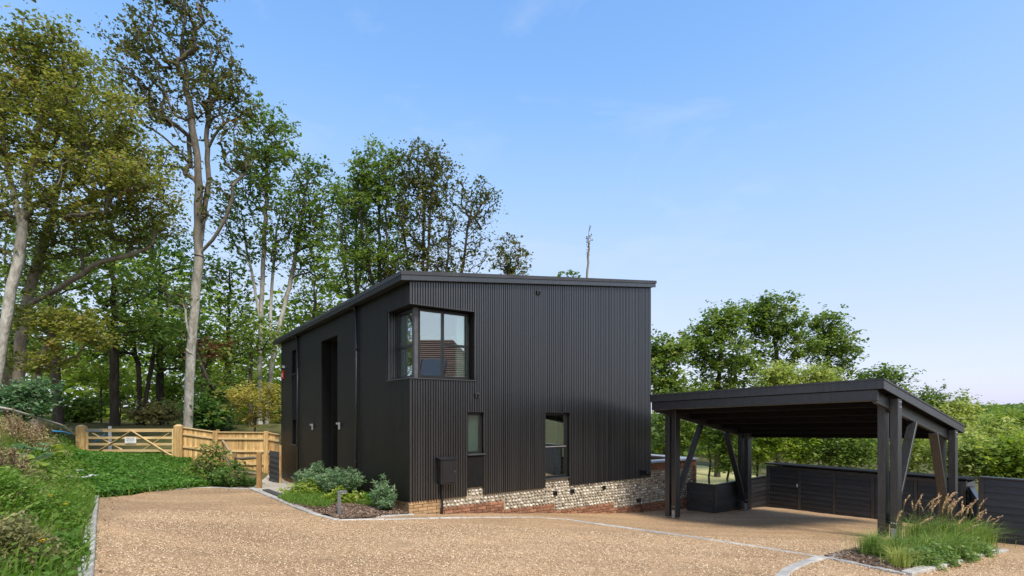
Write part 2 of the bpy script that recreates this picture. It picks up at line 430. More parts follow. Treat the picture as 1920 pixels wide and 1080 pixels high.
LF['dry'] = leaf_mat('dry_grass_blade', [(0, (0.156, 0.156, 0.055)), (0.4, (0.343, 0.288, 0.118)), (1, (0.718, 0.577, 0.312))], 0.38)
LF['scrub'] = leaf_mat('dry_scrub', [(0, (0.143, 0.156, 0.058)), (0.5, (0.286, 0.273, 0.111)), (1, (0.494, 0.429, 0.221))], 0.4)
LF['dock'] = leaf_mat('red_brown_seed', [(0, (0.13, 0.06, 0.035)), (0.6, (0.24, 0.12, 0.075)), (1, (0.40, 0.26, 0.16))], 0.25)
LF['seed'] = leaf_mat('tan_seed_head', [(0, (0.50, 0.33, 0.17)), (0.6, (0.70, 0.50, 0.29)), (1, (0.80, 0.64, 0.44))], 0.35)
LF['mound'] = leaf_mat('feathery_mound_leaf', [(0, (0.085, 0.15, 0.035)), (0.6, (0.18, 0.28, 0.07)), (1, (0.34, 0.43, 0.15))], 0.4)
LF['flower'] = leaf_mat('white_petal', [(0, (0.620, 0.600, 0.580)), (1, (0.750, 0.750, 0.700))], 0.3)
LF['yellow'] = leaf_mat('yellow_petal', [(0, (0.600, 0.420, 0.020)), (1, (0.750, 0.550, 0.050))], 0.3)

# ------------------------------------------------------------------ terrain height
CTRL = np.array([
    (-2.22, 11.4, 0.0), (1.0, 13.68, -0.42), (4.23, 15.96, -0.80), (6.1, 17.3, -0.93), (-9.6, 21.87, -0.53), (-7.9, 19.4, -0.43),
    (4.48, 14.65, -0.74), (7.5, 16.9, -0.93), (7.55, 10.5, -0.33), (8.92, 18.3, -1.08), (12.1, 14.0, -0.95), (10.4, 11.7, -0.66),
    (10.54, 12.7, -0.70), (11.5, 10.0, -0.50), (0, 0, 0.62), (0, 6, 0.38), (5, 5, 0.10), (10, 4, -0.1), (-4.2, 5.2, 0.60), (-8.9, 11.3, 0.38),
    (-7.3, 15.0, 0.02), (-11.0, 14.5, 0.32), (-14, 22, 0.28), (-18, 22, 0.45), (-10, 22.4, -0.38), (-12.2, 22.2, 0.0),
    (-17, 26, 1.15), (-12, 28, 1.35), (-22, 30, 1.6), (-16, 34, 1.5), (-8, 32, 1.0), (-16, 48, 1.5),
    (-8.2, 7.0, 1.75), (-11.5, 10.5, 1.95), (-14.2, 14.0, 1.75), (-16.8, 17.5, 1.35), (-20, 20, 1.5), (-12, 5, 2.6), (-18, 12, 2.6), (-24, 20, 2.4), (-8, 2, 2.1),
    (-6.3, 6.2, 0.98), (-10.9, 12.1, 0.88), (-8.6, 9.1, .95), (-5.5, 7.0, 0.54), (-7.2, 9.2, 0.46), (-5, 9, 0.32), (-6.5, 11.5, 0.24), (-9.6, 13.6, .20),
    (3, 24, -1.4), (12, 22, -1.7), (20, 18, -1.7), (16, 10, -1.1), (20, 30, -2.2), (5, 36, -2.0), (24, 4, -0.6), (-5, -6, 0.9), (8, -8, 0.4)], float)
_c = CTRL[:, :2]
def _tps(r2): return 0.5 * r2 * np.log(r2 + 1e-9)
_d2 = ((_c[:, None] - _c[None]) ** 2).sum(-1)
_n = len(_c)
_A = np.zeros((_n + 3, _n + 3))
_A[:_n, :_n] = _tps(_d2) + np.eye(_n) * 0.12
_A[:_n, _n] = 1; _A[:_n, _n + 1:] = _c
_A[_n, :_n] = 1; _A[_n + 1:, :_n] = _c.T
_w = np.linalg.solve(_A, np.concatenate([CTRL[:, 2], [0, 0, 0]]))
def far_z(x, y):
    return np.clip(-0.3 - 0.075 * x - 0.012 * y, -2.4, 1.7)
def G(x, y):
    x = np.atleast_1d(np.asarray(x, float)); y = np.atleast_1d(np.asarray(y, float))
    r2 = (x[:, None] - _c[:, 0]) ** 2 + (y[:, None] - _c[:, 1]) ** 2
    z = _tps(r2) @ _w[:_n] + _w[_n] + x * _w[_n + 1] + y * _w[_n + 2]
    d = np.hypot(x - 0, y - 14)
    k = np.clip((d - 24) / 16, 0, 1); k = k * k * (3 - 2 * k)
    return np.clip(z, -2.6, 3.2) * (1 - k) + far_z(x, y) * k
def g(x, y): return float(G(x, y)[0])
def gp(px, py):
    """survey: where the line of sight of a photo pixel meets the ground"""
    dx, dz = (px - 960) / FPX, -(py - HOR) / FPX
    Y = np.linspace(2.5, 60, 2400)
    d = (EYE + dz * Y) - G(dx * Y, Y)
    i = int(np.argmax(d < 0)) if (d < 0).any() else len(Y) - 1
    return Vector((dx * Y[i], Y[i], g(dx * Y[i], Y[i])))

def sheet(name, poly, mat, lift, step=0.4, kind='structure', parent=None, bumpy=0.0):
    """a ground sheet inside a polygon, following the terrain"""
    pts = []
    n = len(poly)
    for i in range(n):
        a, b = Vector(poly[i][:2]), Vector(poly[(i + 1) % n][:2])
        k = max(1, int((b - a).length / step))
        pts += [a.lerp(b, j / k) for j in range(k)]
    nb = len(pts)
    xs, ys = [p.x for p in pts], [p.y for p in pts]
    gx, gy = np.meshgrid(np.arange(min(xs), max(xs), step), np.arange(min(ys), max(ys), step))
    pts += [Vector((a + random.uniform(-.1, .1) * step, b)) for a, b in zip(gx.ravel(), gy.ravel())]
    edges = [(i, (i + 1) % nb) for i in range(nb)]
    V, E_, F, *_ = delaunay_2d_cdt(pts, edges, [list(range(nb))], 1, 1e-4)
    V = np.array([(p.x, p.y) for p in V])
    Z = G(V[:, 0], V[:, 1]) + lift
    if bumpy: Z = Z + np.random.default_rng(3).normal(0, bumpy, len(Z))
    me = bpy.data.meshes.new(name)
    me.from_pydata([(a, b, c) for (a, b), c in zip(V, Z)], [], [tuple(f) for f in F])
    for p in me.polygons: p.use_smooth = True
    bm = bmesh.new(); bm.from_mesh(me); bmesh.ops.recalc_face_normals(bm, faces=bm.faces)
    if sum(f.normal.z for f in bm.faces) < 0: bmesh.ops.reverse_faces(bm, faces=bm.faces)
    bm.to_mesh(me); bm.free()
    me.materials.append(mat)
    return tag(link(name, me, parent), kind=kind)

def inside(poly, x, y):
    x, y = np.asarray(x), np.asarray(y)
    c = np.zeros(x.shape, bool)
    n = len(poly)
    for i in range(n):
        (x1, y1), (x2, y2) = poly[i][:2], poly[(i + 1) % n][:2]
        m = ((y1 > y) != (y2 > y)) & (x < (x2 - x1) * (y - y1) / (y2 - y1 + 1e-12) + x1)
        c ^= m
    return c

def scatter(poly, n, rng):
    xs, ys = [p[0] for p in poly], [p[1] for p in poly]
    X = rng.uniform(min(xs), max(xs), n * 4); Y = rng.uniform(min(ys), max(ys), n * 4)
    k = inside(poly, X, Y)
    return X[k][:n], Y[k][:n]

# ground sheet: fine near the house, coarse to the horizon
ax = np.unique(np.concatenate([np.linspace(-1500, -60, 12), np.linspace(-60, -26, 14), np.linspace(-26, 26, 131), np.linspace(26, 60, 14), np.linspace(60, 1500, 12)]))
ay = np.unique(np.concatenate([np.linspace(-300, -12, 8), np.linspace(-12, 44, 141), np.linspace(44, 80, 14), np.linspace(80, 2500, 16)]))
GX, GY = np.meshgrid(ax, ay)
GZ = G(GX.ravel(), GY.ravel()) - 0.05
nx, ny = len(ax), len(ay)
idx = np.arange(nx * ny).reshape(ny, nx)
GF = np.stack([idx[:-1, :-1].ravel(), idx[:-1, 1:].ravel(), idx[1:, 1:].ravel(), idx[1:, :-1].ravel()], 1)
tag(link('ground', mesh_np('ground', np.stack([GX.ravel(), GY.ravel(), GZ], 1), GF, M['ground'], smooth=True)), kind='structure')

# house frame: local x runs along the slatted front, y along the dark side, z = 0 at the ground of the near corner
HC = Vector((-2.223, 11.405, 0)); HA = math.atan2(.5768, .8169)
HU, HV = Vector((.8169, .5768, 0)), Vector((-.5768, .8169, 0))
def hw(x, y, z=0): return HC + HU * x + HV * y + Vector((0, 0, z))
# carport frame: x along its front from the post beside the house, y away from the viewer
CA = R(-53.5)
CW, CS = Vector((math.cos(CA), math.sin(CA), 0)), Vector((-math.sin(CA), math.cos(CA), 0))
CO = Vector((4.477, 14.65, 0))
def cw(x, y, z=0): return CO + CW * x + CS * y + Vector((0, 0, z))

# survey points of the drive
k_near = gp(160, 1078); k_far = gp(178, 932)
lawn_edge = [gp(178, 932), gp(285, 921), gp(390, 913), gp(470, 917)]
bed_kerb = [gp(470, 917), gp(520, 937), gp(575, 961), gp(632, 976)]
strip_kerb = [gp(632, 976), gp(800, 973), gp(985, 970), gp(1040, 971), gp(1250, 1001), gp(1540, 1046)]
planter = [gp(1545, 1046), gp(1700, 1079), gp(1882, 1034), gp(1700, 1010)]
curve_kerb = [gp(1462, 1085), gp(1475, 1072), gp(1500, 1059), gp(1535, 1049), gp(1580, 1041), gp(1625, 1031)]
kd = (k_near - k_far).normalized()
gravel_poly = [k_near + kd * 9, k_far] + lawn_edge[1:] + bed_kerb[1:] + [gp(700, 971), hw(-.02, -.02), hw(7.9, .06), hw(10.25, .06), cw(-1.6, 3.4), cw(-1.2, 6.3), cw(9.5, 6.3), cw(12, 2), Vector((16, -2, 0)), Vector((6, -6, 0))]
sheet('gravel_drive', gravel_poly, M['gravel'], 0.0, 0.35, bumpy=0.006)
bed_poly = [gp(520, 937), gp(575, 961), gp(632, 976), gp(700, 971), hw(-.02, 0.0), hw(.06, 5.0)]
sheet('planting_bed', bed_poly, M['soil'], 0.03, 0.3, bumpy=0.015)
path_poly = [gp(470, 917), gp(520, 937), hw(.06, 5.0), hw(.06, 13.6), gp(505, 888), gp(488, 902)]
sheet('concrete_path', path_poly, M['paving'], 0.012, 0.5)
lawn_poly = [gp(132, 872), Vector((-18.2, 22.3, 0)), Vector((-13.6, 22.3, 0)), gp(352, 890), gp(392, 913), gp(285, 922), gp(178, 933)]
sheet('lawn', lawn_poly, M['lawnbase'], 0.0, 0.5)
sheet('planter_soil', planter, M['soil'], 0.03, 0.25, bumpy=0.01)
sheet('meadow', [(4, 24), (14, 21), (22, 26), (16, 44), (2, 44)], M['meadow'], 0.0, 1.5)

# kerbs: one stone after another
kerb = tag(empty('kerb'), kind='structure')
def kerb_run(pts, width=0.11, unit=0.9, lift=0.035):
    P = [Vector((p[0], p[1], 0)) for p in pts]
    seg = [(P[i + 1] - P[i]).length for i in range(len(P) - 1)]
    tot = sum(seg); n = max(1, round(tot / unit))
    def pos(s):
        for i, l in enumerate(seg):
            if s <= l or i == len(seg) - 1: return P[i].lerp(P[i + 1], s / l)
            s -= l
    for i in range(n):
        a, b = pos(tot * i / n), pos(tot * (i + 1) / n)
        d = (b - a).normalized(); a = a + d * .006; b = b - d * .006
        s = Vector((d.y, -d.x, 0)) * width / 2
        za, zb = g(a.x, a.y), g(b.x, b.y)
        j = random.uniform(-.006, .006)
        up = lambda p, z: Vector((p.x, p.y, z))
        MB().hexa([up(a + s, za - .15), up(b + s, zb - .15), up(b - s, zb - .15), up(a - s, za - .15)],
                  [up(a + s, za + lift + j), up(b + s, zb + lift + j), up(b - s, zb + lift + j), up(a - s, za + lift + j)]).build('kerb_stone', M['concrete'], kerb, 0.012)
kerb_run([k_near + kd * 2.5, k_far], 0.13)
kerb_run(lawn_edge[1:], 0.09, lift=0.02)
kerb_run(bed_kerb, 0.12, lift=0.04)
kerb_run(strip_kerb, 0.09, lift=0.018)
kerb_run([gp(634, 972), gp(700, 970), hw(.05, -.12)], 0.07, lift=0.02)
kerb_run(curve_kerb, 0.14, 0.35, lift=0.03)
kerb_run(planter[:2], 0.09, lift=0.035)
kerb_run(planter[1:3], 0.14, 0.75, lift=0.05)
a, b = gp(487, 921), gp(518, 934)
MB().bar(a + Vector((.1, .12, .03)), b + Vector((.1, .12, .03)), .16, .02).build('drain_channel', M['drain'], kerb)

# ------------------------------------------------------------------ the house
LX, LY = 7.9, 12.8
def roof_top(x): return 5.226 + (x + .25) * .1183
def soffit(x): return roof_top(x) - .19
def side_bottom(y): return .256 - .0563 * y
house = tag(empty('timber_house', HC, HA), 'two storey house clad in black vertical slats with a single pitch roof', 'house')

def wall_cells(x0, x1, z0, holes, top, y0, y1, axis='x', bottom=None):
    """a wall with rectangular openings, as cells; top and bottom are functions"""
    mb = MB()
    xs = sorted({x0, x1, *[h[0] for h in holes], *[h[1] for h in holes]})
    xs = [x for x in xs if x0 <= x <= x1]
    for a, b in zip(xs[:-1], xs[1:]):
        m = (a + b) / 2
        hs = sorted([h for h in holes if h[0] <= m <= h[1]], key=lambda h: h[2])
        spans, z = [], None
        for h in hs:
            spans.append((z, h[2])); z = h[3]
        spans.append((z, None))
        for lo, hi in spans:
            za0 = lo if lo is not None else (bottom(a) if bottom else z0)
            zb0 = lo if lo is not None else (bottom(b) if bottom else z0)
            za1, zb1 = (hi, hi) if hi is not None else (top(a), top(b))
            if za1 - za0 < .005: continue
            if axis == 'x':
                mb.hexa([(a, y0, za0), (b, y0, zb0), (b, y1, zb0), (a, y1, za0)], [(a, y0, za1), (b, y0, zb1), (b, y1, zb1), (a, y1, za1)])
            else:
                mb.hexa([(y0, a, za0), (y1, a, za0), (y1, b, zb0), (y0, b, zb0)], [(y0, a, za1), (y1, a, za1), (y1, b, zb1), (y0, b, zb1)])
    return mb

CWX, CWY, CZ0, CZ1 = 1.646, 1.236, 2.97, 4.57          # the corner window opening
W1 = (1.458, 1.925, 1.20, 2.21)
W2 = (3.767, 4.632, 0.457, 2.20)
RC = (5.115, 6.867, -0.75, 4.51)                        # entrance recess on the dark side
WA = (10.20, 10.92, 3.65, 4.59)
WB = (10.20, 10.92, 0.97, 1.93)

front = wall_cells(0.035, LX, .262, [(0.035, CWX, CZ0, CZ1), (W1[0], W1[1], .25, W1[3]), (W2[0], W2[1], .25, W2[3])], soffit, .035, .30).build('front_wall', M['membrane'], house)
side = wall_cells(0.30, LY, 0, [(0.30, CWY, CZ0, CZ1), RC, WA, WB], lambda y: soffit(0), .035, .30, 'y', side_bottom).build('side_wall', M['membrane'], house)
back = MB().hexa([(LX - .25, .3, -1.2), (LX, .3, -1.2), (LX, LY, -1.2), (LX - .25, LY, -1.2)],
                 [(LX - .25, .3, soffit(LX - .25)), (LX, .3, soffit(LX)), (LX, LY, soffit(LX)), (LX - .25, LY, soffit(LX - .25))])
back.hexa([(.3, LY - .25, -1.2), (LX - .25, LY - .25, -1.2), (LX - .25, LY, -1.2), (.3, LY, -1.2)],
          [(.3, LY - .25, soffit(.3)), (LX - .25, LY - .25, soffit(LX - .25)), (LX - .25, LY, soffit(LX - .25)), (.3, LY, soffit(.3))])
back.build('rear_wall', M['slat_side'], house)

# slats on the front, each its own piece; unit mesh scaled to its length
PITCH, SW, SD = LX / 125, .042, .042
u_slat = MB().box(-SW / 2, SW / 2, 0, SD, 0, 1).build('slat', M['slat'], front)
u_slat_me = u_slat.data
first = True
def front_slat(x, z0, z1):
    global first
    if z1 - z0 < .02: return
    if first:
        o = u_slat; first = False
    else:
        o = link('slat', u_slat_me, front)
    o.location = (x, random.uniform(-.0025, .0025), z0); o.scale = (1, 1, z1 - z0)
for i in range(125):
    x = (i + .5) * PITCH
    spans = [(.256 + random.uniform(-.003, .003), soffit(x) - .004)]
    for h in ((0, CWX + .01, CZ0 - .03, CZ1), (W1[0], W1[1], .447 - .2, W1[3]), W2[:2] + (.2, W2[3])):
        if h[0] < x < h[1]:
            spans = [s for a, b in spans for s in ((a, min(b, h[2])), (max(a, h[3]), b)) if s[1] - s[0] > .03]
    for a, b in spans: front_slat(x, a, b)
# slats of the dark side: too fine to tell apart from here, one part
mb = MB()
n = 202
for i in range(n):
    y = (i + .5) * LY / n
    spans = [(side_bottom(y), soffit(0) - .004)]
    for h in ((0, CWY, CZ0 - .03, CZ1), RC, (WA[0], WA[1], WB[2], WA[3])):
        if h[0] < y < h[1]:
            spans = [s for a, b in spans for s in ((a, min(b, h[2])), (max(a, h[3]), b)) if s[1] - s[0] > .03]
    for a, b in spans:
        mb.box(0, .033, y - .022, y + .022, a, b)
tag(mb.build('side_slats', M['slat_side'], house), kind='stuff')
MB().box(.003, .05, .003, .05, .256, CZ0 - .04).box(.003, .05, .003, .05, CZ1 + .002, soffit(0)).build('corner_trim', M['slat_side'], house)

# roof: deck, metal cap, lower fascia, gutter
X0, X1, Y0, Y1 = -.25, LX + .07, -.12, LY + .32
def slab(x0, x1, y0, y1, t, b):
    return MB().hexa([(x0, y0, roof_top(x0) - b), (x1, y0, roof_top(x1) - b), (x1, y1, roof_top(x1) - b), (x0, y1, roof_top(x0) - b)],
                     [(x0, y0, roof_top(x0) - t), (x1, y0, roof_top(x1) - t), (x1, y1, roof_top(x1) - t), (x0, y1, roof_top(x0) - t)])
roof = slab(X0 + .03, X1 - .03, Y0 + .03, Y1 - .03, .012, .188).build('roof', M['trim'], house)
slab(X0, X1 + .02, Y0 - .012, Y1, 0, .085).build('roof_cap', M['trim'], roof)
slab(X0 + .012, X1, Y0 + .008, Y0 + .028, .092, .195).build('fascia', M['slat'], roof)
slab(X0 + .005, X0 + .028, Y0 + .03, Y1 - .01, .092, .20).build('fascia', M['slat_side'], roof)
MB().tube([(2.75, 5.2, roof_top(2.75) - .05), (2.75, 5.2, roof_top(2.75) + .16)], .06, 10).build('roof_vent', M['frame'], roof)
MB().tube([(2.75, 5.2, roof_top(2.75) + .16), (2.75, 5.2, roof_top(2.75) + .30)], [.10, .09], 10).build('vent_cowl', M['frame'], roof)

def frame_rect(mb, o, ux, w, z0, z1, t, d):
    """rectangular frame in the vertical plane through o along ux; t bar width, d bar depth inwards"""
    return mb

def window(name, axis, off, a0, a1, z0, z1, bars=(), mull=(), ft=.055, fd=.07, panes=None, parent=None, label=None):
    """window in the plane x or y = off; bars: (z, from, to), mull: (pos, z0, z1)"""
    w = empty(name); w.parent = parent or house
    if label: w['label'] = label
    def bx(m, p0, p1, q0, q1, d0, d1):
        if axis == 'y': m.box(p0, p1, off + d0, off + d1, q0, q1)
        else: m.box(off + d0, off + d1, p0, p1, q0, q1)
    m = MB()
    bx(m, a0, a1, z1 - ft, z1, 0, fd); bx(m, a0, a1, z0, z0 + ft, 0, fd)
    bx(m, a0, a0 + ft, z0 + ft, z1 - ft, 0, fd); bx(m, a1 - ft, a1, z0 + ft, z1 - ft, 0, fd)
    for p, q0, q1 in mull: bx(m, p - ft / 2, p + ft / 2, q0, q1, .002, fd - .002)
    for z, p0, p1 in bars: bx(m, p0, p1, z - ft / 2, z + ft / 2, .003, fd - .003)
    m.build('window_frame', M['frame'], w)
    for p0, p1, q0, q1 in panes or [(a0 + ft, a1 - ft, z0 + ft, z1 - ft)]:
        g_ = MB(); bx(g_, p0 - .004, p1 + .004, q0 - .004, q1 + .004, fd * .45, fd * .45 + .012)
        g_.build('pane', M['glass'], w)
    return w

# corner window: two glazed sides set back behind the cladding
D = .22
wF = window('window', 'y', D, .30, CWX - .02, CZ0 + .02, CZ1 - .02,
            mull=[(.93, CZ0 + .07, CZ1 - .07)], bars=[(CZ0 + .80, .957, CWX - .075)],
            panes=[(.355, .9025, CZ0 + .075, CZ1 - .075), (.9575, CWX - .075, CZ0 + .8275, CZ1 - .075), (.9575, CWX - .075, CZ0 + .075, CZ0 + .7725)])
wS = window('window', 'x', D, .31, CWY - .02, CZ0 + .02, CZ1 - .02, bars=[(CZ0 + .76, .365, CWY - .075)],
            panes=[(.365, CWY - .075, CZ0 + .7875, CZ1 - .075), (.365, CWY - .075, CZ0 + .075, CZ0 + .7325)])
MB().box(D - .01, .298, D - .01, .308, CZ0 + .01, CZ1 - .005).build('corner_post', M['post_grey'], house, .006)
MB().box(-.02, CWX + .03, -.03, .34, CZ0 - .028, CZ0 - .002).build('sill', M['trim'], wF, .005)
MB().box(-.03, .34, .342, CWY + .03, CZ0 - .028, CZ0 - .002).build('sill', M['trim'], wS, .005)
MB().box(.01, CWX - .002, .005, .33, CZ1 + .002, CZ1 + .03).build('soffit_board', M['slat_side'], wF)
MB().box(.005, .33, .332, CWY - .002, CZ1 + .002, CZ1 + .03).build('soffit_board', M['slat_side'], wS)
for k in range(4):
    piece('slat', wS, M['slat'], (.045, .03, CZ1 - CZ0 - .01), (.035 + .06 * k, CWY - .012, (CZ0 + CZ1) / 2))
# ground floor windows
w1 = window('window', 'y', .10, W1[0] + .012, W1[1] - .012, W1[2] + .035, W1[3] - .012)
MB().box(W1[0] - .01, W1[1] + .02, -.03, .12, W1[2], W1[2] + .03).build('sill', M['trim'], w1, .005)
MB().box(W1[0] + .004, W1[1] - .004, .016, .034, .447, W1[2] - .004).build('black_panel', M['membrane'], house)
w2 = window('window', 'y', .10, W2[0] + .012, W2[1] - .012, W2[2] + .03, W2[3] - .012, bars=[(1.285, W2[0] + .067, W2[1] - .067)],
            panes=[(W2[0] + .067, W2[1] - .067, W2[2] + .085, 1.2575), (W2[0] + .067, W2[1] - .067, 1.3125, W2[3] - .067)])
MB().box(W2[0] + .004, W2[1] - .004, -.015, .12, W2[2] + .002, W2[2] + .026).build('sill', M['trim'], w2, .005)
MB().box(W2[0] + .07, W2[1] - .07, .09, .099, 1.30, 1.318).build('handrail', M['silver'], w2)
wa = window('window', 'x', .12, WA[0] + .01, WA[1] - .01, WA[2] + .03, WA[3] - .01)
MB().box(-.04, .14, WA[0] - .02, WA[1] + .02, WA[2], WA[2] + .025).build('sill', M['trim'], wa)
wb = window('window', 'x', .12, WB[0] + .01, WB[1] - .01, WB[2] + .03, WB[3] - .01)
MB().box(-.04, .14, WB[0] - .02, WB[1] + .02, WB[2], WB[2] + .025).build('sill', M['trim'], wb)
MB().box(.022, .034, WA[0] + .005, WA[1] - .005, WB[3] + .004, WA[2] - .004).build('black_panel', M['membrane'], house)

# rooms behind the glass
def room(x0, x1, y0, y1, z0, z1, wall, floor, openings=()):
    m = MB(); t = .05
    m.box(x0, x1, y1, y1 + t, z0, z1).box(x1, x1 + t, y0, y1, z0, z1).box(x0, x1, y0, y1, z1, z1 + t)
    m.build('room_wall', wall, house)
    MB().box(x0, x1, y0, y1, z0 - t, z0).build('room_floor', floor, house)
room(.31, 3.2, .305, 4.2, CZ0 - .55, CZ1 + .05, M['room'], M['roomfloor'])
room(3.3, 7.3, .305, 4.6, .25, 2.45, M['room'], M['roomfloor'])
MB().box(3.25, 3.29, .305, 4.6, .25, 2.45).build('room_wall', M['room'], house)
MB().box(W1[0] + .07, W1[1] - .07, .19, .20, W1[2] + .05, W1[3] - .05).build('pale_backing', M['pale_backing'], w1)  # roller blind of the narrow window
MB().box(1.36, 1.60, .36, .44, CZ0 + .02, CZ1).build('curtain', M['room'], wF)
MB().box(.305, .70, 1.10, 1.15, CZ0 - .5, CZ1 + .04).build('return_wall', M['white'], wS)
MB().box(.295, .303, .60, 1.18, CZ0 + .08, CZ1 - .08).build('pale_backing', M['white'], wS)  # white sheet added behind the side pane to brighten it
MB().box(W2[1] - .02, W2[1] + .04, .302, .62, W2[2], W2[3]).build('window_reveal', M['room'], w2)
MB().box(4.2, 6.2, 2.6, 3.2, .25, 1.15).build('kitchen_unit', M['lamp_grey'], house)
MB().box(4.1, 6.3, 2.55, 3.25, 1.15, 1.20).build('worktop', M['white'], house)

# entrance recess with the door
e = MB().box(.31, .75, RC[0] - .05, RC[0], -.75, RC[3]).box(.31, .75, RC[1], RC[1] + .05, -.75, RC[3]).box(.31, .75, RC[0], RC[1], RC[3], RC[3] + .05)
e.box(.75, .80, RC[0], RC[1], 1.95, RC[3])
e.build('entrance_recess', M['slat_side'], house)
door = MB().box(.75, .80, RC[0] + .02, RC[1] - .02, -.75, 1.93).build('door', M['frame'], house)
for k in range(8):
    piece('door_board', door, M['frame'], (.012, .195, 2.6), (.745, RC[0] + .15 + k * .207, .62))
MB().bar((.70, RC[0] + .35, .62), (.70, RC[0] + .55, .62), .025, .03).build('door_handle', M['lamp_grey'], door)
MB().box(.73, .742, RC[0] + .75, RC[0] + 1.05, .55, .61).build('letter_plate', M['lamp_grey'], door)

# downpipes, wall lights, alarm box
for y in (3.289, 9.748):
    dp = MB().tube([(-.055, y, soffit(0) - .02), (-.055, y, g(*hw(-.05, y)[:2]) + .02)], .034, 10).build('downpipe', M['black_plastic'], house)
    MB().tube([(-.16, y, soffit(0) + .02), (-.12, y, soffit(0) - .06), (-.055, y, soffit(0) - .12)], .036, 10).build('pipe_bend', M['black_plastic'], dp)
    for z in (.9, 2.4, 3.9):
        piece('pipe_bracket', dp, M['black_plastic'], (.10, .10, .03), (-.045, y, z))
for y, z in ((7.635, 1.74), (4.71, 1.83)):
    wl_ = MB().box(-.10, -.06, y - .03, y + .03, z - .11, z + .09).build('wall_light', M['silver'], house, .004)
    MB().box(-.06, .0, y - .02, y + .02, z - .02, z + .02).build('bracket', M['black_plastic'], wl_)
    MB().box(-.095, -.065, y + .03, y + .26, z + .03, z + .085).build('light_arm', M['silver'], wl_)
al = MB().box(-.07, .0, 12.18, 12.42, 3.58, 3.92).build('alarm_box', M['red'], house, .01)
MB().box(-.075, -.0705, 12.24, 12.36, 3.66, 3.80).build('alarm_label', M['white'], al)
MB().box(-.08, .0, 12.12, 12.22, 4.02, 4.12).build('alarm_lamp', M['white'], al)

# meter box and its conduit, spot lamp, vents, hose bib
mbx = MB().box(.656, 1.05, -.20, -.001, .605, 1.17).build('meter_box', M['black_plastic'], house, .015)
MB().hexa([(.64, -.225, 1.155), (1.066, -.225, 1.155), (1.066, 0, 1.175), (.64, 0, 1.175)], [(.64, -.225, 1.17), (1.066, -.225, 1.17), (1.066, 0, 1.205), (.64, 0, 1.205)]).build('hood', M['black_plastic'], mbx)
MB().box(.69, 1.016, -.212, -.201, .64, 1.14).build('lid', M['black_plastic'], mbx, .006)
MB().box(.985, 1.0, -.222, -.213, .86, .90).build('latch', M['lamp_grey'], mbx)
MB().box(.745, .785, -.07, -.03, -.2, .604).build('conduit', M['black_plastic'], mbx)
for x, z in ((1.705, 2.615), (3.54, 5.272)):
    vt = MB().box(x - .055, x + .055, -.05, -.001, z - .055, z + .055).build('vent', M['trim'], house, .008)
    MB().tube([(x, -.062, z), (x, -.048, z)], .036, 14).build('vent_hole', M['membrane'], vt)
sp_ = MB().box(7.53, 7.59, -.06, -.001, .34, .47).build('spot_lamp', M['black_plastic'], house)
MB().tube([(7.585, -.13, .34), (7.585, -.13, .48)], .05, 12).build('lamp_head', M['black_plastic'], sp_)

# flint and brick base
BR = [(0.0, .763, .25), (.763, 2.514, .04), (2.514, 4.126, -.19), (4.126, 6.333, -.385), (6.333, 10.2, -.55)]
base = MB()
base.box(.05, 7.9, .075, .34, -1.3, .26).box(W1[0], W1[1], .075, .098, .26, .446).box(W2[0], W2[1], .075, .098, .26, .455)
base = base.build('plinth', M['mortar'], house)
BL, BH, BD, J = .215, .065, .05, .01
ubrick = None
def brick(parent, x, z, l=BL, y=.055, mat=None, rot=(0, 0, 0), dep=BD):
    piece('brick', parent, mat or M['brick'], (l, dep, BH), (x, y + random.uniform(-.003, .003), z), rot, .004)
nb = 0
def brick_run(parent, x0, x1, top, mat, rows, yface):
    for r in range(rows):
        z = top - BH / 2 - r * (BH + J)
        x = x0 - (.112 if r % 2 else 0)
        while x < x1 - .02:
            a, b = max(x, x0), min(x + BL, x1 - .004)
            if b - a > .03 and z + BH / 2 > g(*hw((a + b) / 2, 0)[:2]) - .03:
                l = BL if b - a > BL - .001 else round(b - a, 2)
                brick(parent, (a + b) / 2, z, l, yface, mat)
            x += BL + J
brick_run(base, -.0, .763, .25, M['brick_buff'], 6, .06)
for x0, x1, top in BR[1:4]: brick_run(base, x0, x1, top, M['brick'], 6, .06)
brick_run(base, 6.333, 7.9, -.55, M['brick'], 5, .06)
# bricks of the dark side's plinth
for r in range(4):
    for i in range(56):
        y = .14 + i * .225 + (.11 if r % 2 else 0)
        if y > LY - .1: continue
        zt = side_bottom(y + .12) - .008 - r * .075
        if zt - .065 > g(*hw(-.05, y)[:2]) - .05:
            piece('brick', base, M['brick_buff'], (.215, .05, .065), (.055 + random.uniform(-.003, .003), y, zt - .0325), (0, 0, R(90)), .004)
MB().box(.085, .30, .3, LY, -1.2, -.5).hexa([(.085, .3, -.5), (.30, .3, -.5), (.30, LY, -.5), (.085, LY, -.5)], [(.085, .3, .24), (.30, .3, .24), (.30, LY, -.47), (.085, LY, -.47)]).build('side_plinth', M['mortar'], house)

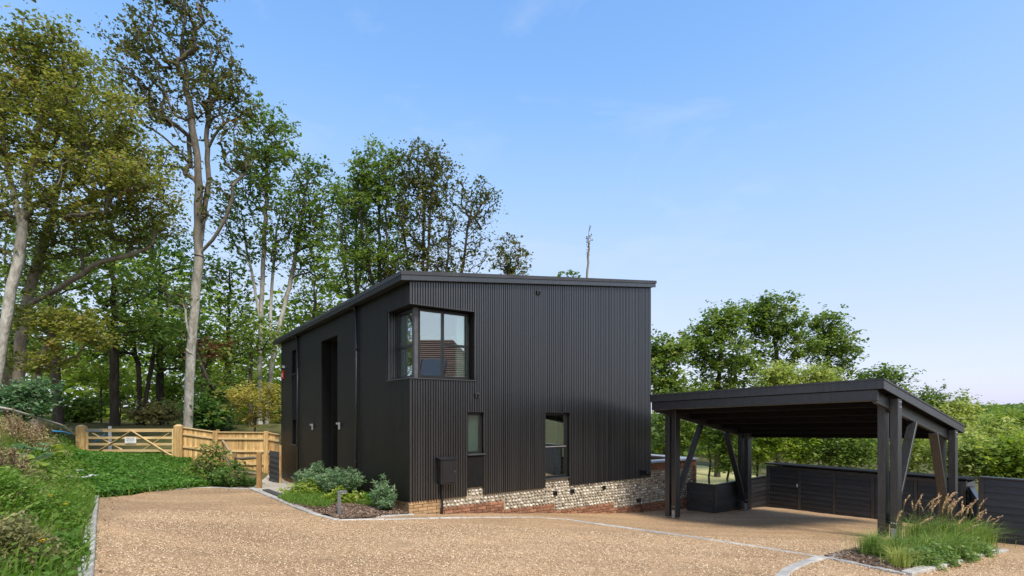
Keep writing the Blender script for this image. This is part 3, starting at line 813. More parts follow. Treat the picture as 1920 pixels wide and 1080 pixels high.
def flints(name, parent, regions, yface, seed):
    """rounded flint nodules bedded in rows; regions: (x0, x1, z0, z1)"""
    rng = np.random.default_rng(seed)
    bm = bmesh.new(); bmesh.ops.create_icosphere(bm, subdivisions=1, radius=1)
    iv = np.array([v.co[:] for v in bm.verts]); itf = np.array([[v.index for v in f.verts] for f in bm.faces]); bm.free()
    V, F, A = [], [], []
    for x0, x1, z0, z1 in regions:
        z = z0 + .035
        while z < z1 - .02:
            x = x0 + rng.uniform(.02, .06)
            while x < x1 - .03:
                w = rng.uniform(.075, .125)
                gz = g(*hw(x, 0)[:2])
                if z > gz - .06:
                    s = np.array([w * .46, rng.uniform(.028, .045), rng.uniform(.030, .040)])
                    p = iv * (1 + rng.normal(0, .10, (len(iv), 1))) * s
                    t = rng.uniform(-.35, .35)
                    c, sn = math.cos(t), math.sin(t)
                    p = np.stack([p[:, 0] * c - p[:, 2] * sn, p[:, 1], p[:, 0] * sn + p[:, 2] * c], 1)
                    F.append(itf + len(V) * len(iv))
                    V.append(p + [x + w / 2, yface + rng.uniform(-.020, .004), z + rng.uniform(-.008, .008)])
                    A.append(np.full(len(itf), rng.beta(1.6, 1.6)))
                x += w + rng.uniform(.0, .012)
            z += .079
    me = mesh_np(name, np.concatenate(V), np.concatenate(F), M['flint'], np.concatenate(A), smooth=True)
    return tag(link(name, me, parent), kind='stuff')
flints('flints', base, [(.77, 2.51, .045, .25), (1.46, 1.92, .25, .44), (2.52, 4.12, -.185, .25), (3.77, 4.63, .25, .45),
                        (4.13, 6.33, -.38, .25), (6.34, 7.89, -.545, .25)], .075, 4)
for x in (4.144, 4.742, 5.927):
    vb = MB().box(x - .055, x + .055, .015, .07, .03, .14).build('air_vent', M['black_plastic'], base)
    for k in range(4): piece('louvre', vb, M['membrane'], (.09, .012, .012), (x, .010, .05 + .023 * k))
hb = MB().box(7.31, 7.43, -.02, .06, -.46, -.36).build('outdoor_socket', M['black_plastic'], base, .006)
MB().tube([(7.37, -.01, -.45), (7.38, -.05, -.55), (7.40, -.06, -.68), (7.46, -.06, g(*hw(7.46, -.06)[:2]))], .014, 6).build('cable', M['black_plastic'], hb)

# ------------------------------------------------------------------ terrace wall beside the house
tw = tag(empty('terrace_wall', HC, HA), 'low flint terrace wall with grey coping beside the house', 'wall')
mb = MB().box(7.91, 10.17, .085, .33, -1.4, .655).box(9.9, 10.17, .33, 3.6, -1.4, .655).box(7.91, 10.17, 3.6, 3.85, -1.4, .70)
core = mb.build('wall_core', M['mortar'], tw)
flints('flints', core, [(7.92, 9.98, -.545, .43)], .085, 9)
brick_run(core, 7.92, 10.2, -.55, M['brick'], 5, .06)
x = 7.96
while x < 10.17:
    piece('brick', core, M['brick'], (.065, .05, .205), (x, .06 + random.uniform(-.003, .003), .545), (0, 0, 0), .004)
    x += .075
for r in range(14):
    z = .405 - r * .075
    piece('brick', core, M['brick'], (.215 if r % 2 else .10, .05, .065), (10.085 if r % 2 else 10.14, .06, z), (0, 0, 0), .004)
    piece('brick', core, M['brick'], (.05, .215, .065), (10.195, .19 if r % 2 else .16, z), (0, 0, 0), .004)
MB().box(7.905, 10.26, -.02, .40, .66, .715).build('coping', M['coping'], tw, .008)
MB().box(9.85, 10.26, .402, 3.55, .66, .715).build('coping', M['coping'], tw, .008)
MB().box(7.905, 10.26, 3.552, 3.95, .705, .76).build('coping', M['coping'], tw, .008)

# ------------------------------------------------------------------ carport
PW, PD = 5.16, 3.72
def crt(x, y): return 2.5226 + .0302 * x - .1855 * y            # roof top height
cp = tag(empty('carport', CO, CA), 'open black timber carport with sloping roof on braced double posts', 'carport')
def cslab(x0, x1, y0, y1, t, b):
    return MB().hexa([(x0, y0, crt(x0, y0) - b), (x1, y0, crt(x1, y0) - b), (x1, y1, crt(x1, y1) - b), (x0, y1, crt(x0, y1) - b)],
                     [(x0, y0, crt(x0, y0) - t), (x1, y0, crt(x1, y0) - t), (x1, y1, crt(x1, y1) - t), (x0, y1, crt(x0, y1) - t)])
RX0, RX1, RY0, RY1 = -.06, PW + .20, -.90, PD + .52
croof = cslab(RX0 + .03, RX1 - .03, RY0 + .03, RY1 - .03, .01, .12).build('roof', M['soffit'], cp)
cslab(RX0 - .012, RX1 + .012, RY0 - .012, RY1 + .012, 0, .035).build('roof_edge_trim', M['trim'], croof)
cslab(RX0, RX1, RY0, RY0 + .028, .037, .195).build('fascia', M['blackwood'], croof)
cslab(RX0, RX1, RY1 - .028, RY1, .037, .195).build('fascia', M['blackwood'], croof)
cslab(RX1 - .028, RX1, RY0 + .03, RY1 - .03, .037, .195).build('fascia', M['blackwood'], croof)
cslab(RX0, RX0 + .028, RY0 + .03, RY1 - .03, .037, .195).build('fascia', M['blackwood'], croof)
# front beam with chamfered end, side beams between the posts, joists
cslab(RX0 + .02, RX1 - .12, RY0 + .045, RY0 + .12, .20, .405).build('beam', M['blackwood'], cp, .006)
for x in (0.0, PW): cslab(x - .036, x + .036, RY0 + .122, RY1 - .06, .20, .43).build('beam', M['blackwood'], cp, .006)
for y in (-.02, .80, 1.62, 2.44, 3.26, PD + .36):
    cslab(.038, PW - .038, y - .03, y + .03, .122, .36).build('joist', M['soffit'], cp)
def cpost(x, y, yo):
    zg = g(*cw(x, y)[:2]) - .15
    p = empty('post'); p.parent = cp
    out = 1 if x > 1 else -1
    for s in (-1, 1):
        xc = x + s * .107
        top = crt(xc, y) - (.199 if s == out else .199)
        MB().box(xc - .07, xc + .07, y - .105, y + .105, zg + .2, top).build('post_timber', M['blackwood'], p, .008)
        if s > 0:
            MB().box(xc - .05, xc + .05, y - .112, y - .1055, zg + .12, zg + .40).build('steel_shoe', M['steel'], p)
            for k in range(3):
                MB().tube([(xc - .04 + .04 * k, y - .116, zg + .50), (xc - .04 + .04 * k, y - .1055, zg + .50)], .013, 8).build('bolt', M['steel'], p)
    for bz in (.27, .37):
        for by in (-.03, .03):
            xf = x + out * (.107 + .0705)
            MB().tube([(xf, y + by, crt(x, y) - bz), (xf + out * .012, y + by, crt(x, y) - bz)], .013, 8).build('bolt', M['steel'], p)
    # brace in the plane of the side beam
    zb = zg + .45
    yt = y + yo
    MB().bar((x, y + (.05 if yo > 0 else -.05), zb), (x, yt, crt(x, yt) - .44), .070, .17, (1, 0, 0)).build('brace', M['blackwood'], p, .006)
for x in (0.0, PW):
    cpost(x, 0.0, 1.32); cpost(x, PD, -1.05)

# ------------------------------------------------------------------ black boarded store and fences
def board_wall(parent, a, b, zlo, ztop, t=.02, bh=.15, mat=None, post_ends=True, posts=()):
    """horizontal overlapping boards from a to b (world xy), each a piece; zlo, ztop heights of the bottom and top"""
    a, b = Vector((a[0], a[1], 0)), Vector((b[0], b[1], 0))
    d = (b - a); L_ = d.length; d.normalize()
    ang = math.atan2(d.y, d.x)
    n = max(1, round((ztop - zlo) / bh)); h = (ztop - zlo) / n
    mid = (a + b) / 2
    for i in range(n):
        piece('board', parent, mat or M['blackboard'], (L_, t, h + .012), (mid.x, mid.y, zlo + h * (i + .5)), (R(-9), 0, ang), .003)
    return ang

st = tag(empty('bike_store'), 'long low black boarded store behind the carport', 'store')
S0 = Vector((8.92, 18.3, 0)); S1 = S0 + CW * 5.30
zs = [-1.15, -1.0]
stop_ = .41
for nm, (p, q) in {'front': (S0, S1)}.items():
    pass
n_pan = 5
for i in range(n_pan):
    a = S0 + CW * (5.30 * i / n_pan + .05); b = S0 + CW * (5.30 * (i + 1) / n_pan - .05)
    board_wall(st, a, b, -1.2, stop_ - .10)
    if i: 
        p = S0 + CW * (5.30 * i / n_pan)
        piece('batten', st, M['blackwood'], (.09, .04, 1.55), (p.x, p.y, -.43), (0, 0, CA), .004)
for p in (S0, S1):
    piece('corner_post', st, M['blackwood'], (.11, .11, 1.62), (p.x + CS.x * .03, p.y + CS.y * .03, -.44), (0, 0, CA), .006)
board_wall(st, S1 + CS * .09 + CW * .03, S1 + CS * .92 + CW * .03, -1.2, stop_ - .10, mat=M['greyboard'])
board_wall(st, S0 + CS * .92 - CW * .03, S0 + CS * .09 - CW * .03, -1.2, stop_ - .10)
mid = S0 + CW * 2.65 + CS * .45
piece('lid', st, M['membrane'], (5.46, 1.06, .05), (mid.x, mid.y, stop_ + .0), (R(-2), 0, CA), .008)
tr = S0 + CW * 2.65 - CS * .012
piece('top_rail', st, M['blackwood'], (5.2, .03, .10), (tr.x, tr.y, stop_ - .085), (0, 0, CA), .004)
kp = S0 + CW * 1.0 - CS * .05
hnd = piece('handle', st, M['silver'], (.04, .03, .10), (kp.x, kp.y, -.22), (0, 0, CA), .006)
back_ = S0 + CW * 2.65 + CS * .95
piece('rear_board', st, M['blackboard'], (5.3, .03, 1.5), (back_.x, back_.y, -.42), (0, 0, CA))

def low_fence(name, label, pts, tops, bots, group=None, mat=None, cap=.09):
    f = tag(empty(name), label, 'fence', group)
    for i in range(len(pts) - 1):
        a, b = Vector((*pts[i], 0)), Vector((*pts[i + 1], 0))
        d = (b - a).normalized()
        board_wall(f, a + d * .04, b - d * .04, bots[i], tops[i], mat=mat)
        m = (a + b) / 2; ang = math.atan2(d.y, d.x)
        piece('top_rail', f, M['blackwood'], ((b - a).length + .06, cap, .035), (m.x, m.y, tops[i] + .022), (0, 0, ang), .004)
    for i, p in enumerate(pts):
        j = min(i, len(tops) - 1)
        h = tops[j] - bots[j] + .1
        piece('fence_post', f, M['blackwood'], (.09, .09, h), (p[0], p[1], tops[j] - h / 2), (0, 0, CA), .005)
    return f
pA = at(1292, 905, 16.55); pB = at(1341, 908, 15.95); pC = at(1398, 900, 17.35)
low_fence('boarded_fence', 'short angled black boarded fence beside the left rear carport post', [pA[:2], pB[:2], pC[:2]], [-.02, -.02], [-.98, -.98])
pD = at(1404, 898, 17.6)
low_fence('boarded_fence', 'low black boarded fence joining the store to the rear carport post', [pD[:2], (S0 - CW * .08)[:2]], [-.03], [-1.12])
pE = S1 + CS * .2 + CW * .1
pF = at(1838, 893, 11.75)
low_fence('boarded_fence', 'low dark fence between the grey store end and tall fence', [pE[:2], pF[:2]], [.20], [-.95])
pG = pF + CW * 3.0
low_fence('boarded_fence', 'tall black boarded fence at the right behind the grasses', [(pF + CW * .02)[:2], (pF + CW * 1.5)[:2], pG[:2]], [.745, .745], [-.72, -.72], cap=.13)

# ------------------------------------------------------------------ field gate, posts and timber fence
YG = 22.0
gx0, gx1 = at(153, 800, YG).x, at(335, 800, YG).x
def gate_post(x, y, label, h0):
    t = tag(empty('gate_post', (x, y, 0), R(14)), label, 'gate post', 'pine gate posts')
    MB().box(-.16, .16, -.13, .13, g(x, y) - .3, h0 - .08).build('shaft', M['pine'], t, .015)
    MB().add([(-.16, -.13, h0 - .08), (.16, -.13, h0 - .08), (.16, .13, h0 - .08), (-.16, .13, h0 - .08), (-.05, -.04, h0), (.05, -.04, h0), (.05, .04, h0), (-.05, .04, h0)],
             [(0, 1, 5, 4), (1, 2, 6, 5), (2, 3, 7, 6), (3, 0, 4, 7), (4, 5, 6, 7), (3, 2, 1, 0)]).build('post_cap', M['pine_rail'], t)
gate_post(gx0, YG, 'thick pine gate post at the grassy bank end', 1.70)
gate_post(gx1, YG, 'thick pine gate post where the timber fence begins', 1.72)
gt = tag(empty('field_gate', ((gx0 + gx1) / 2, YG, 0)), 'wooden five bar field gate with crossed braces', 'gate')
hw_ = (gx1 - gx0) / 2 - .18
for i, z in enumerate((1.463, 1.15, .882, .614, .424)):
    piece('rail', gt, M['pine_rail'], (hw_ * 2, .04, .135 if i == 0 else .10), (0, 0, z), (0, 0, 0), .006)
for s in (-1, 1): piece('stile', gt, M['pine_rail'], (.09, .06, 1.2), (s * (hw_ - .045), .0, .92), (0, 0, 0), .006)
def gxz(px, z): return Vector(((px - 244) / FPX * YG, -.035, z))
for a, b in (((172, .42), (247, 1.44)), ((322, .42), (249, 1.44))):
    MB().bar(gxz(*a), gxz(*b), .02, .085, (0, 1, 0)).build('brace', M['pine_rail'], gt)
for a, b in (((172, 1.36), (228, .66)), ((317, 1.36), (268, .66))):
    MB().bar(gxz(*a) + Vector((0, .065, 0)), gxz(*b) + Vector((0, .065, 0)), .02, .08, (0, 1, 0)).build('brace', M['pine_rail'], gt)
piece('hinge_strap', gt, M['steel'], (.72, .012, .10), (-hw_ + .36, -.027, 1.463))
# notice on the gate
sg = tag(empty('gate_notice', ((gx0 + gx1) / 2 + .06, YG - .06, 1.05)), 'white notice with dark lettering fixed on the gate', 'sign')
MB().box(-.235, .235, -.004, .004, -.125, .125).build('plate', M['white'], sg)
def text(body, size, z, parent):
    c = bpy.data.curves.new('lettering', 'FONT')
    c.body, c.size, c.align_x, c.align_y = body, size, 'CENTER', 'CENTER'
    o = bpy.data.objects.new('lettering', c); COL.objects.link(o)
    dg = bpy.context.evaluated_depsgraph_get(); dg.update()
    me = bpy.data.meshes.new_from_object(o.evaluated_get(dg))
    bpy.data.objects.remove(o); me.materials.clear(); me.materials.append(M['ink'])
    return link('lettering', me, parent, (0, -.0065, z), (R(90), 0, 0))
text('PRIVATE', .085, .072, sg); text('PROPERTY', .085, .004, sg); text('Keep out', .075, -.07, sg)

# closeboard fence from the gate post to the house
FP = [(gx1 + .17, YG + .02, 1.58, .2), (at(405, 800, 22.3).x, 22.3, 1.38, -.12), (at(500, 800, 22.4).x, 22.4, 1.36, -.40), (hw(-.05, 13.2).x - .02, 22.35, 1.27, -.55)]
cf = tag(empty('closeboard_fence'), 'pine closeboard fence with rails running from gate to house', 'fence')
for i in range(3):
    (xa, ya, ta, ba), (xb, yb, tb, bb) = FP[i], FP[i + 1]
    L_ = math.hypot(xb - xa, yb - ya); n = round(L_ / .105)
    ang = math.atan2(yb - ya, xb - xa)
    for k in range(n):
        f = (k + .5) / n
        x, y = xa + (xb - xa) * f, ya + (yb - ya) * f
        t, b = ta + (tb - ta) * f, ba + (bb - ba) * f
        o = piece('board', cf, M['pine'], (.112, .016, 1.6), (x, y + .05, t - .8 - .02), (0, 0, ang + R(4)), .002)
        o.scale = (1, 1, (t - b + .2) / 1.6); o.location.z = t - .02 - (t - b + .2) / 2
    for dz, hh in ((.0, .04), (.27, .08), (.80, .085), (1.35, .085)):
        if ta - dz < ba + .05: continue
        MB().bar((xa, ya + (.0 if dz else .03), ta - dz), (xb, yb + (.0 if dz else .03), tb - dz), .07 if dz else .12, hh).build('fence_rail', M['pine_rail'], cf, .006)
for x, y, t, b in FP[1:3]:
    MB().box(x - .09, x + .09, y - .10, y + .03, b - .3, t + .06).build('fence_post', M['pine'], cf, .01)
x, y, t, b = FP[3]
# grey screen and its pale post next to the house
P0, P1 = Vector((at(505, 840, 20.9).x, 20.9, 0)), Vector((at(524, 840, 19.9).x, 19.9, 0))
sc_ = tag(empty('slatted_screen'), 'slate grey boarded screen between the timber fence and the house', 'screen')
zg = g(P1.x, P1.y)
board_wall(sc_, P0, P1, zg - .02, zg + 1.18, mat=M['greyboard'], bh=.2)
MB().box(P1.x + .0, P1.x + .07, P1.y - .03, P1.y + .04, zg - .2, zg + 1.45).build('screen_post', M['pine'], sc_, .006)

# cleft rail fence by the path
rf = tag(empty('cleft_rail_fence'), 'rustic post and rail fence at the head of the path', 'fence')
q1, q2 = gp(486, 916), gp(440, 902)
q3 = q2 + (q2 - q1) * 1.05
zt = [q1.z + 1.06, q2.z + 1.02, g(q3.x, q3.y) + 1.0]
for q, z in zip((q1, q2, q3), zt):
    MB().box(q.x - .065, q.x + .065, q.y - .05, q.y + .05, g(q.x, q.y) - .2, z).build('post', M['brownpost'], rf, .012)
for a, b, za, zb in ((q1, q2, zt[0], zt[1]), (q2, q3, zt[1], zt[2])):
    for dz in (.17, .66):
        pts = []
        for k in range(7):
            f = k / 6
            p = a.lerp(b, f); pts.append((p.x + random.uniform(-.02, .02), p.y, za + (zb - za) * f - dz + random.uniform(-.025, .025)))
        MB().tube(pts, [.03, .05, .058, .052, .055, .045, .03], 7).build('rail', M['oldwood'], rf)

# bollard lamp in the bed
bp_ = gp(636, 968)
bl = tag(empty('bollard_light', (bp_.x, bp_.y, g(bp_.x, bp_.y)), R(20)), 'small grey bollard light standing in the planting bed', 'bollard light')
MB().box(-.035, .035, -.035, .035, -.05, .46).build('bollard_post', M['lamp_grey'], bl, .006)
MB().box(-.035, .15, -.04, .04, .462, .505).build('lamp_head', M['lamp_grey'], bl, .006)
MB().box(.045, .14, -.03, .03, .452, .461).build('diffuser', M['white'], bl)

# poles and blue pipe on the bank, left of the gate
def pole(name, label, pts, r, mat, cat):
    o = MB().tube(pts, r, 8).build(name, mat)
    return tag(o, label, cat)
pole('bleached_pole', 'long bleached pole sloping down the bank to the gate post', [at(-40, 757, 15.0), at(20, 768, 16.0), at(80, 786, 18), at(115, 797, 20), at(142, 816, 21.6)], .038, M['palepole'], 'pole')
pole('bleached_pole', 'pale pole lying lower on the bank among weeds', [at(-30, 787, 14.5), at(30, 802, 16.5), at(85, 822, 19.2), at(134, 838, 21.4)], .045, M['palepole'], 'pole')
pole('blue_pipe', 'blue plastic pipe sagging beside the gate post', [at(98, 808, 20.5), at(120, 810, 21), at(138, 815, 21.6), at(141, 822, 21.7)], .03, M['blue'], 'pipe')
pole('blue_pipe', 'blue pipe leaning behind the field gate bars', [at(172, 832, 22.6), at(185, 824, 22.8), at(197, 813, 23)], .03, M['blue'], 'pipe')
stk = at(206, 836, 23.2)
tag(MB().box(stk.x - .045, stk.x + .045, 23.16, 23.24, g(stk.x, 23.2) - .2, at(206, 799, 23.2).z).build('marker_stake', M['white']), 'white marker stake standing behind the gate', 'stake')

# neighbouring house behind the viewer, seen only in the window panes
nh = tag(empty('neighbour_house', (22.4, -2.6, 0), R(-20)), 'brown tiled house with roof panels mirrored in the corner window', 'house')
MB().box(-4.3, 4.3, -6.5, 6.2, -1.6, 3.8).build('wall', M['housewall'], nh)
mb = MB()
A = [(-4.8, -7, 3.6), (4.8, -7, 3.6), (4.8, 6.7, 3.6), (-4.8, 6.7, 3.6), (0, -4.6, 7.7), (0, 3.0, 7.7)]
nr = mb.add(A, [(0, 1, 4), (1, 2, 5, 4), (2, 3, 5), (3, 0, 4, 5), (3, 2, 1, 0)]).build('roof', M['tile'], nh)
def on_roof(s, y): return Vector((-4.8 * (1 - s), y, 3.6 + 4.1 * s))
nrm = Vector((-4.1, 0, 4.8)).normalized()
for k in range(24):
    s0, s1 = k / 24, (k + 1) / 24
    y0, y1 = -7 + 2.4 * s0, 6.7 - 3.7 * s0
    a0, b0, a1, b1 = on_roof(s0, y0), on_roof(s0, y1), on_roof(s1, -7 + 2.4 * s1), on_roof(s1, 6.7 - 3.7 * s1)
    MB().add([a0 + nrm * .07, b0 + nrm * .07, b1 + nrm * .02, a1 + nrm * .02, a0, b0], [(0, 1, 2, 3), (4, 5, 1, 0)]).build('tile_course', M['tile'], nr)
for k in range(3):
    y = -2.4 + k * 1.75
    c = [on_roof(.22, y) + nrm * .10, on_roof(.22, y + 1.65) + nrm * .10, on_roof(.58, y + 1.65) + nrm * .10, on_roof(.58, y) + nrm * .10]
    d_ = [p - nrm * .05 for p in c]
    MB().hexa(d_, c).build('roof_panel', M['solar'], nr)

# ------------------------------------------------------------------ vegetation
def leaf_quads(C, size, rng, flat=0.5, aspect=1.5, dirs=None, droop=0.0):
    """rhombic leaves centred on C; flat biases the faces upwards"""
    n = len(C)
    nrm = rng.normal(0, 1, (n, 3)); nrm[:, 2] = np.abs(nrm[:, 2]) + flat * 2
    nrm /= np.linalg.norm(nrm, axis=1)[:, None]
    d = rng.normal(0, 1, (n, 3)) if dirs is None else dirs + rng.normal(0, .35, (n, 3))
    d[:, 2] -= droop
    d -= nrm * (d * nrm).sum(1)[:, None]
    d /= np.linalg.norm(d, axis=1)[:, None] + 1e-9
    s = np.cross(nrm, d)
    L_ = (size * np.clip(rng.lognormal(-.08, .34, n), .4, 1.7))[:, None]
    W_ = L_ / aspect
    V = np.stack([C - d * L_ * .5, C + s * W_ * .5 + d * L_ * .05 + nrm * L_ * .06, C + d * L_ * .5 - nrm * L_ * .05, C - s * W_ * .5 + d * L_ * .05 + nrm * L_ * .06], 1).reshape(-1, 3)
    F = np.arange(n * 4).reshape(n, 4)
    return V, F

def resample(pts, step):
    P = [Vector(p) for p in pts]
    out = [P[0]]
    for a, b in zip(P[:-1], P[1:]):
        k = max(1, int((b - a).length / step))
        out += [a.lerp(b, (i + 1) / k) for i in range(k)]
    return np.array([p[:] for p in out])

def grow(trunks, r0, targets, rng, r_tip=.010, step=.45, up=.5, wiggle=.05, climb=.35):
    """skeleton: trunk paths first, then every target is joined to the cheapest node below it. Returns list of paths (points, radii)"""
    pos = np.zeros((60000, 3)); par = np.full(60000, -1, int); n = 0
    paths = []
    for t in trunks:
        P = resample(t, step)
        j = rng.normal(0, wiggle, P.shape) * np.linspace(0, 1, len(P))[:, None]; j[:, 2] = 0
        P = P + j
        ids = []
        start = -1
        if n and np.min(((pos[:n] - P[0]) ** 2).sum(1)) < .6:
            start = int(np.argmin(((pos[:n] - P[0]) ** 2).sum(1)))
        for i, p in enumerate(P):
            pos[n] = p; par[n] = (ids[-1] if ids else start); ids.append(n); n += 1
        paths.append(ids if start < 0 else [start] + ids)
    root = pos[0].copy()
    trunk_n = n
    lo = trunk_n // 4 if len(trunks) == 1 else 2
    order = np.argsort(((targets - pos[:n][np.argmin(((targets[:, None] - pos[None, :n:3]) ** 2).sum(-1), 1) * 3 % n]) ** 2).sum(1))
    tips = []
    for ti in order:
        t = targets[ti]
        dv = t - pos[:n]
        d = np.linalg.norm(dv, axis=1)
        cost = d + climb * np.maximum(0, .45 * d - dv[:, 2]) * 2.2
        cost[:lo] += 3.0
        k = int(np.argmin(cost))
        L_ = d[k]
        if L_ < .12: continue
        m = max(2, int(L_ / step) + 1)
        f = np.linspace(0, 1, m + 1)[1:]
        base_dir = dv[k]
        bend = np.array([0, 0, up * L_ * .35])
        P = pos[k] + f[:, None] * base_dir + (f * (1 - f))[:, None] * bend + rng.normal(0, wiggle * .8, (m, 3)) * (f * (1.05 - f) * 3)[:, None]
        ids = [k]
        for p in P:
            pos[n] = p; par[n] = ids[-1]; ids.append(n); n += 1
        paths.append(ids); tips.append(n - 1)
    cnt = np.zeros(n)
    cnt[tips] = 1
    for i in range(n - 1, -1, -1):
        if par[i] >= 0: cnt[par[i]] += cnt[i]
    cnt = np.maximum(cnt, 1)
    ex = math.log(r0 / r_tip) / math.log(max(cnt[0], cnt[:trunk_n].max(), 2))
    rad = r_tip * cnt ** ex
    return pos[:n], par[:n], rad, paths, trunk_n

def wood_mesh(name, pos, rad, paths, mat, ntrunk, limbs=None):
    V, F, nv, I = [], [], 0, []
    for i, ids in enumerate(paths):
        r = rad[ids].copy()
        if i >= ntrunk: r[0] = min(r[0], r[1] * 1.25)
        k = 9 if r.max() > .12 else (6 if r.max() > .04 else 4)
        if i < ntrunk:
            r[:2] *= [1.28, 1.08] if len(r) > 2 else 1
        v, f = tube_np(pos[ids], r, k)
        V.append(v); F.append(np.array(f) + nv); nv += len(v); I.append(np.full(len(f), int(i >= ntrunk), np.int32))
    me = mesh_np(name, np.concatenate(V), np.concatenate(F), mat, smooth=True)
    if limbs:
        me.materials.append(limbs); me.polygons.foreach_set('material_index', np.concatenate(I))
    return me

def ell_targets(ells, rng):
    T = []
    for c, r, n in ells:
        d = rng.normal(0, 1, (n, 3)); d /= np.linalg.norm(d, axis=1)[:, None]
        q = rng.uniform(.12, 1, n) ** .5
        T.append(np.array(c[:]) + d * q[:, None] * np.array(r))
    return np.concatenate(T)

def tree(name, label, trunks, r0, ells, leaf, bark, seed, per=70, size=.13, spread=.42, group=None, cat='tree', flat=.5, aspect=1.45, twig=True, climb=.35, up=.5,
         r_tip=.010, step=.45, along=.35, crown_name='crown', trunk_name='trunk', wiggle=.05, droop=.15, attr_shift=0.0, dens=1.35, limbs=None):
    rng = np.random.default_rng(seed)
    root = Vector(trunks[0][0])
    T = ell_targets([(c, r, int(n * dens)) for c, r, n in ells], rng)
    pos, par, rad, paths, tn = grow(trunks, r0, T, rng, r_tip, step, up, wiggle, climb)
    o = tag(empty(name, root), label, cat, group)
    off = np.array(root[:])
    if limbs:
        link(trunk_name, wood_mesh(trunk_name, pos - off, rad, paths, bark, len(trunks), limbs), o)
    else:
        link(trunk_name, wood_mesh(trunk_name, pos - off, rad, paths, bark, len(trunks)), o)
    # leaves round the outer ends of the branches, clump by clump
    C, A = [], []
    for ids in paths[len(trunks):]:
        P = pos[ids]
        m = max(3, int(per * rng.uniform(.35, 1.5)))
        f = 1 - np.abs(rng.normal(0, along, m)); f = np.clip(f, 0, 1) * (len(P) - 1)
        i0 = np.minimum(f.astype(int), len(P) - 2)
        c = P[i0] + (P[i0 + 1] - P[i0]) * (f - i0)[:, None]
        sub = c[rng.integers(0, m, max(3, m // 11))] + rng.normal(0, 1, (max(3, m // 11), 3)) * [spread, spread, spread * .6]
        c = np.where(rng.uniform(0, 1, m)[:, None] < .75, sub[rng.integers(0, len(sub), m)], c) + rng.normal(0, 1, (m, 3)) * [spread * .36, spread * .36, spread * .25]
        C.append(c)
        tone = np.clip(rng.normal(.45 + attr_shift, .16), 0, 1)
        A.append(np.clip(tone + rng.normal(0, .17, m), 0, 1))
    C = np.concatenate(C); A = np.concatenate(A)
    V, F = leaf_quads(C, size, rng, flat, aspect, droop=droop)
    link(crown_name, mesh_np(crown_name, V - off, F, leaf, A), o)
    return o

def E_(px, py, Y, rx, ry, n, ry_depth=None):
    """crown lobe: centre by photo position and depth, radii in photo pixels at that depth"""
    s = Y / FPX
    return (at(px, py, Y), (rx * s, (ry_depth if ry_depth else min(rx, ry) * s), ry * s), n)

def gnd(px, Y, dz=-.2):
    x = (px - 960) / FPX * Y
    return Vector((x, Y, g(x, Y) + dz))

# --- the tall trees on the left
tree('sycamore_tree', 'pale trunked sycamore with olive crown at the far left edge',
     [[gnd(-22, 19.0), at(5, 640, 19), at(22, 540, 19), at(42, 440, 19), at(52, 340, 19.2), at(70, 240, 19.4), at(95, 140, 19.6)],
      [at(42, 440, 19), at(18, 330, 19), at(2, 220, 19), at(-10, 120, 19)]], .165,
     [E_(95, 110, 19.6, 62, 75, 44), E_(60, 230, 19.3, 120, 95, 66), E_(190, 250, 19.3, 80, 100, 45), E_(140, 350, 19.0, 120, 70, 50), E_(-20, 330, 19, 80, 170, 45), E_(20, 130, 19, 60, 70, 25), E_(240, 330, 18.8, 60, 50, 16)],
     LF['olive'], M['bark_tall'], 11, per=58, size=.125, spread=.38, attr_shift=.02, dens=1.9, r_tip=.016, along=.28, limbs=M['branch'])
tree('sycamore_tree', 'grey leaning sycamore just behind the pale trunk at left',
     [[gnd(28, 21.5), at(40, 620, 21.5), at(62, 520, 21.6), at(92, 420, 21.8), at(115, 320, 22), at(140, 220, 22)],
      [at(48, 575, 21.5), at(120, 535, 21), at(190, 490, 20.5), at(245, 478, 20.3), at(285, 462, 20.2)],
      [at(95, 410, 21.8), at(140, 385, 21.3), at(200, 360, 21), at(260, 340, 20.8)]], .20,
     [E_(160, 200, 22, 90, 100, 45), E_(230, 300, 21.4, 95, 75, 45), E_(250, 420, 20.8, 85, 50, 30), E_(130, 430, 21.4, 90, 60, 35), E_(285, 380, 20.6, 50, 60, 22), E_(60, 470, 21.5, 70, 60, 25)],
     LF['olive'], M['bark_grey'], 12, per=54, size=.125, spread=.40, attr_shift=-.02, dens=1.7, r_tip=.016, along=.28, limbs=M['branch'])
tree('sycamore_tree', 'low spreading sycamore bough tree above the left bank',
     [[gnd(62, 20.3), at(70, 700, 20.3), at(90, 640, 20.2), at(110, 600, 20)]], .13,
     [E_(100, 600, 20, 80, 38, 34), E_(165, 625, 19.6, 50, 30, 18), E_(80, 670, 20, 60, 26, 18)],
     LF['olive'], M['bark_grey'], 13, per=52, size=.15, spread=.32, attr_shift=.12)
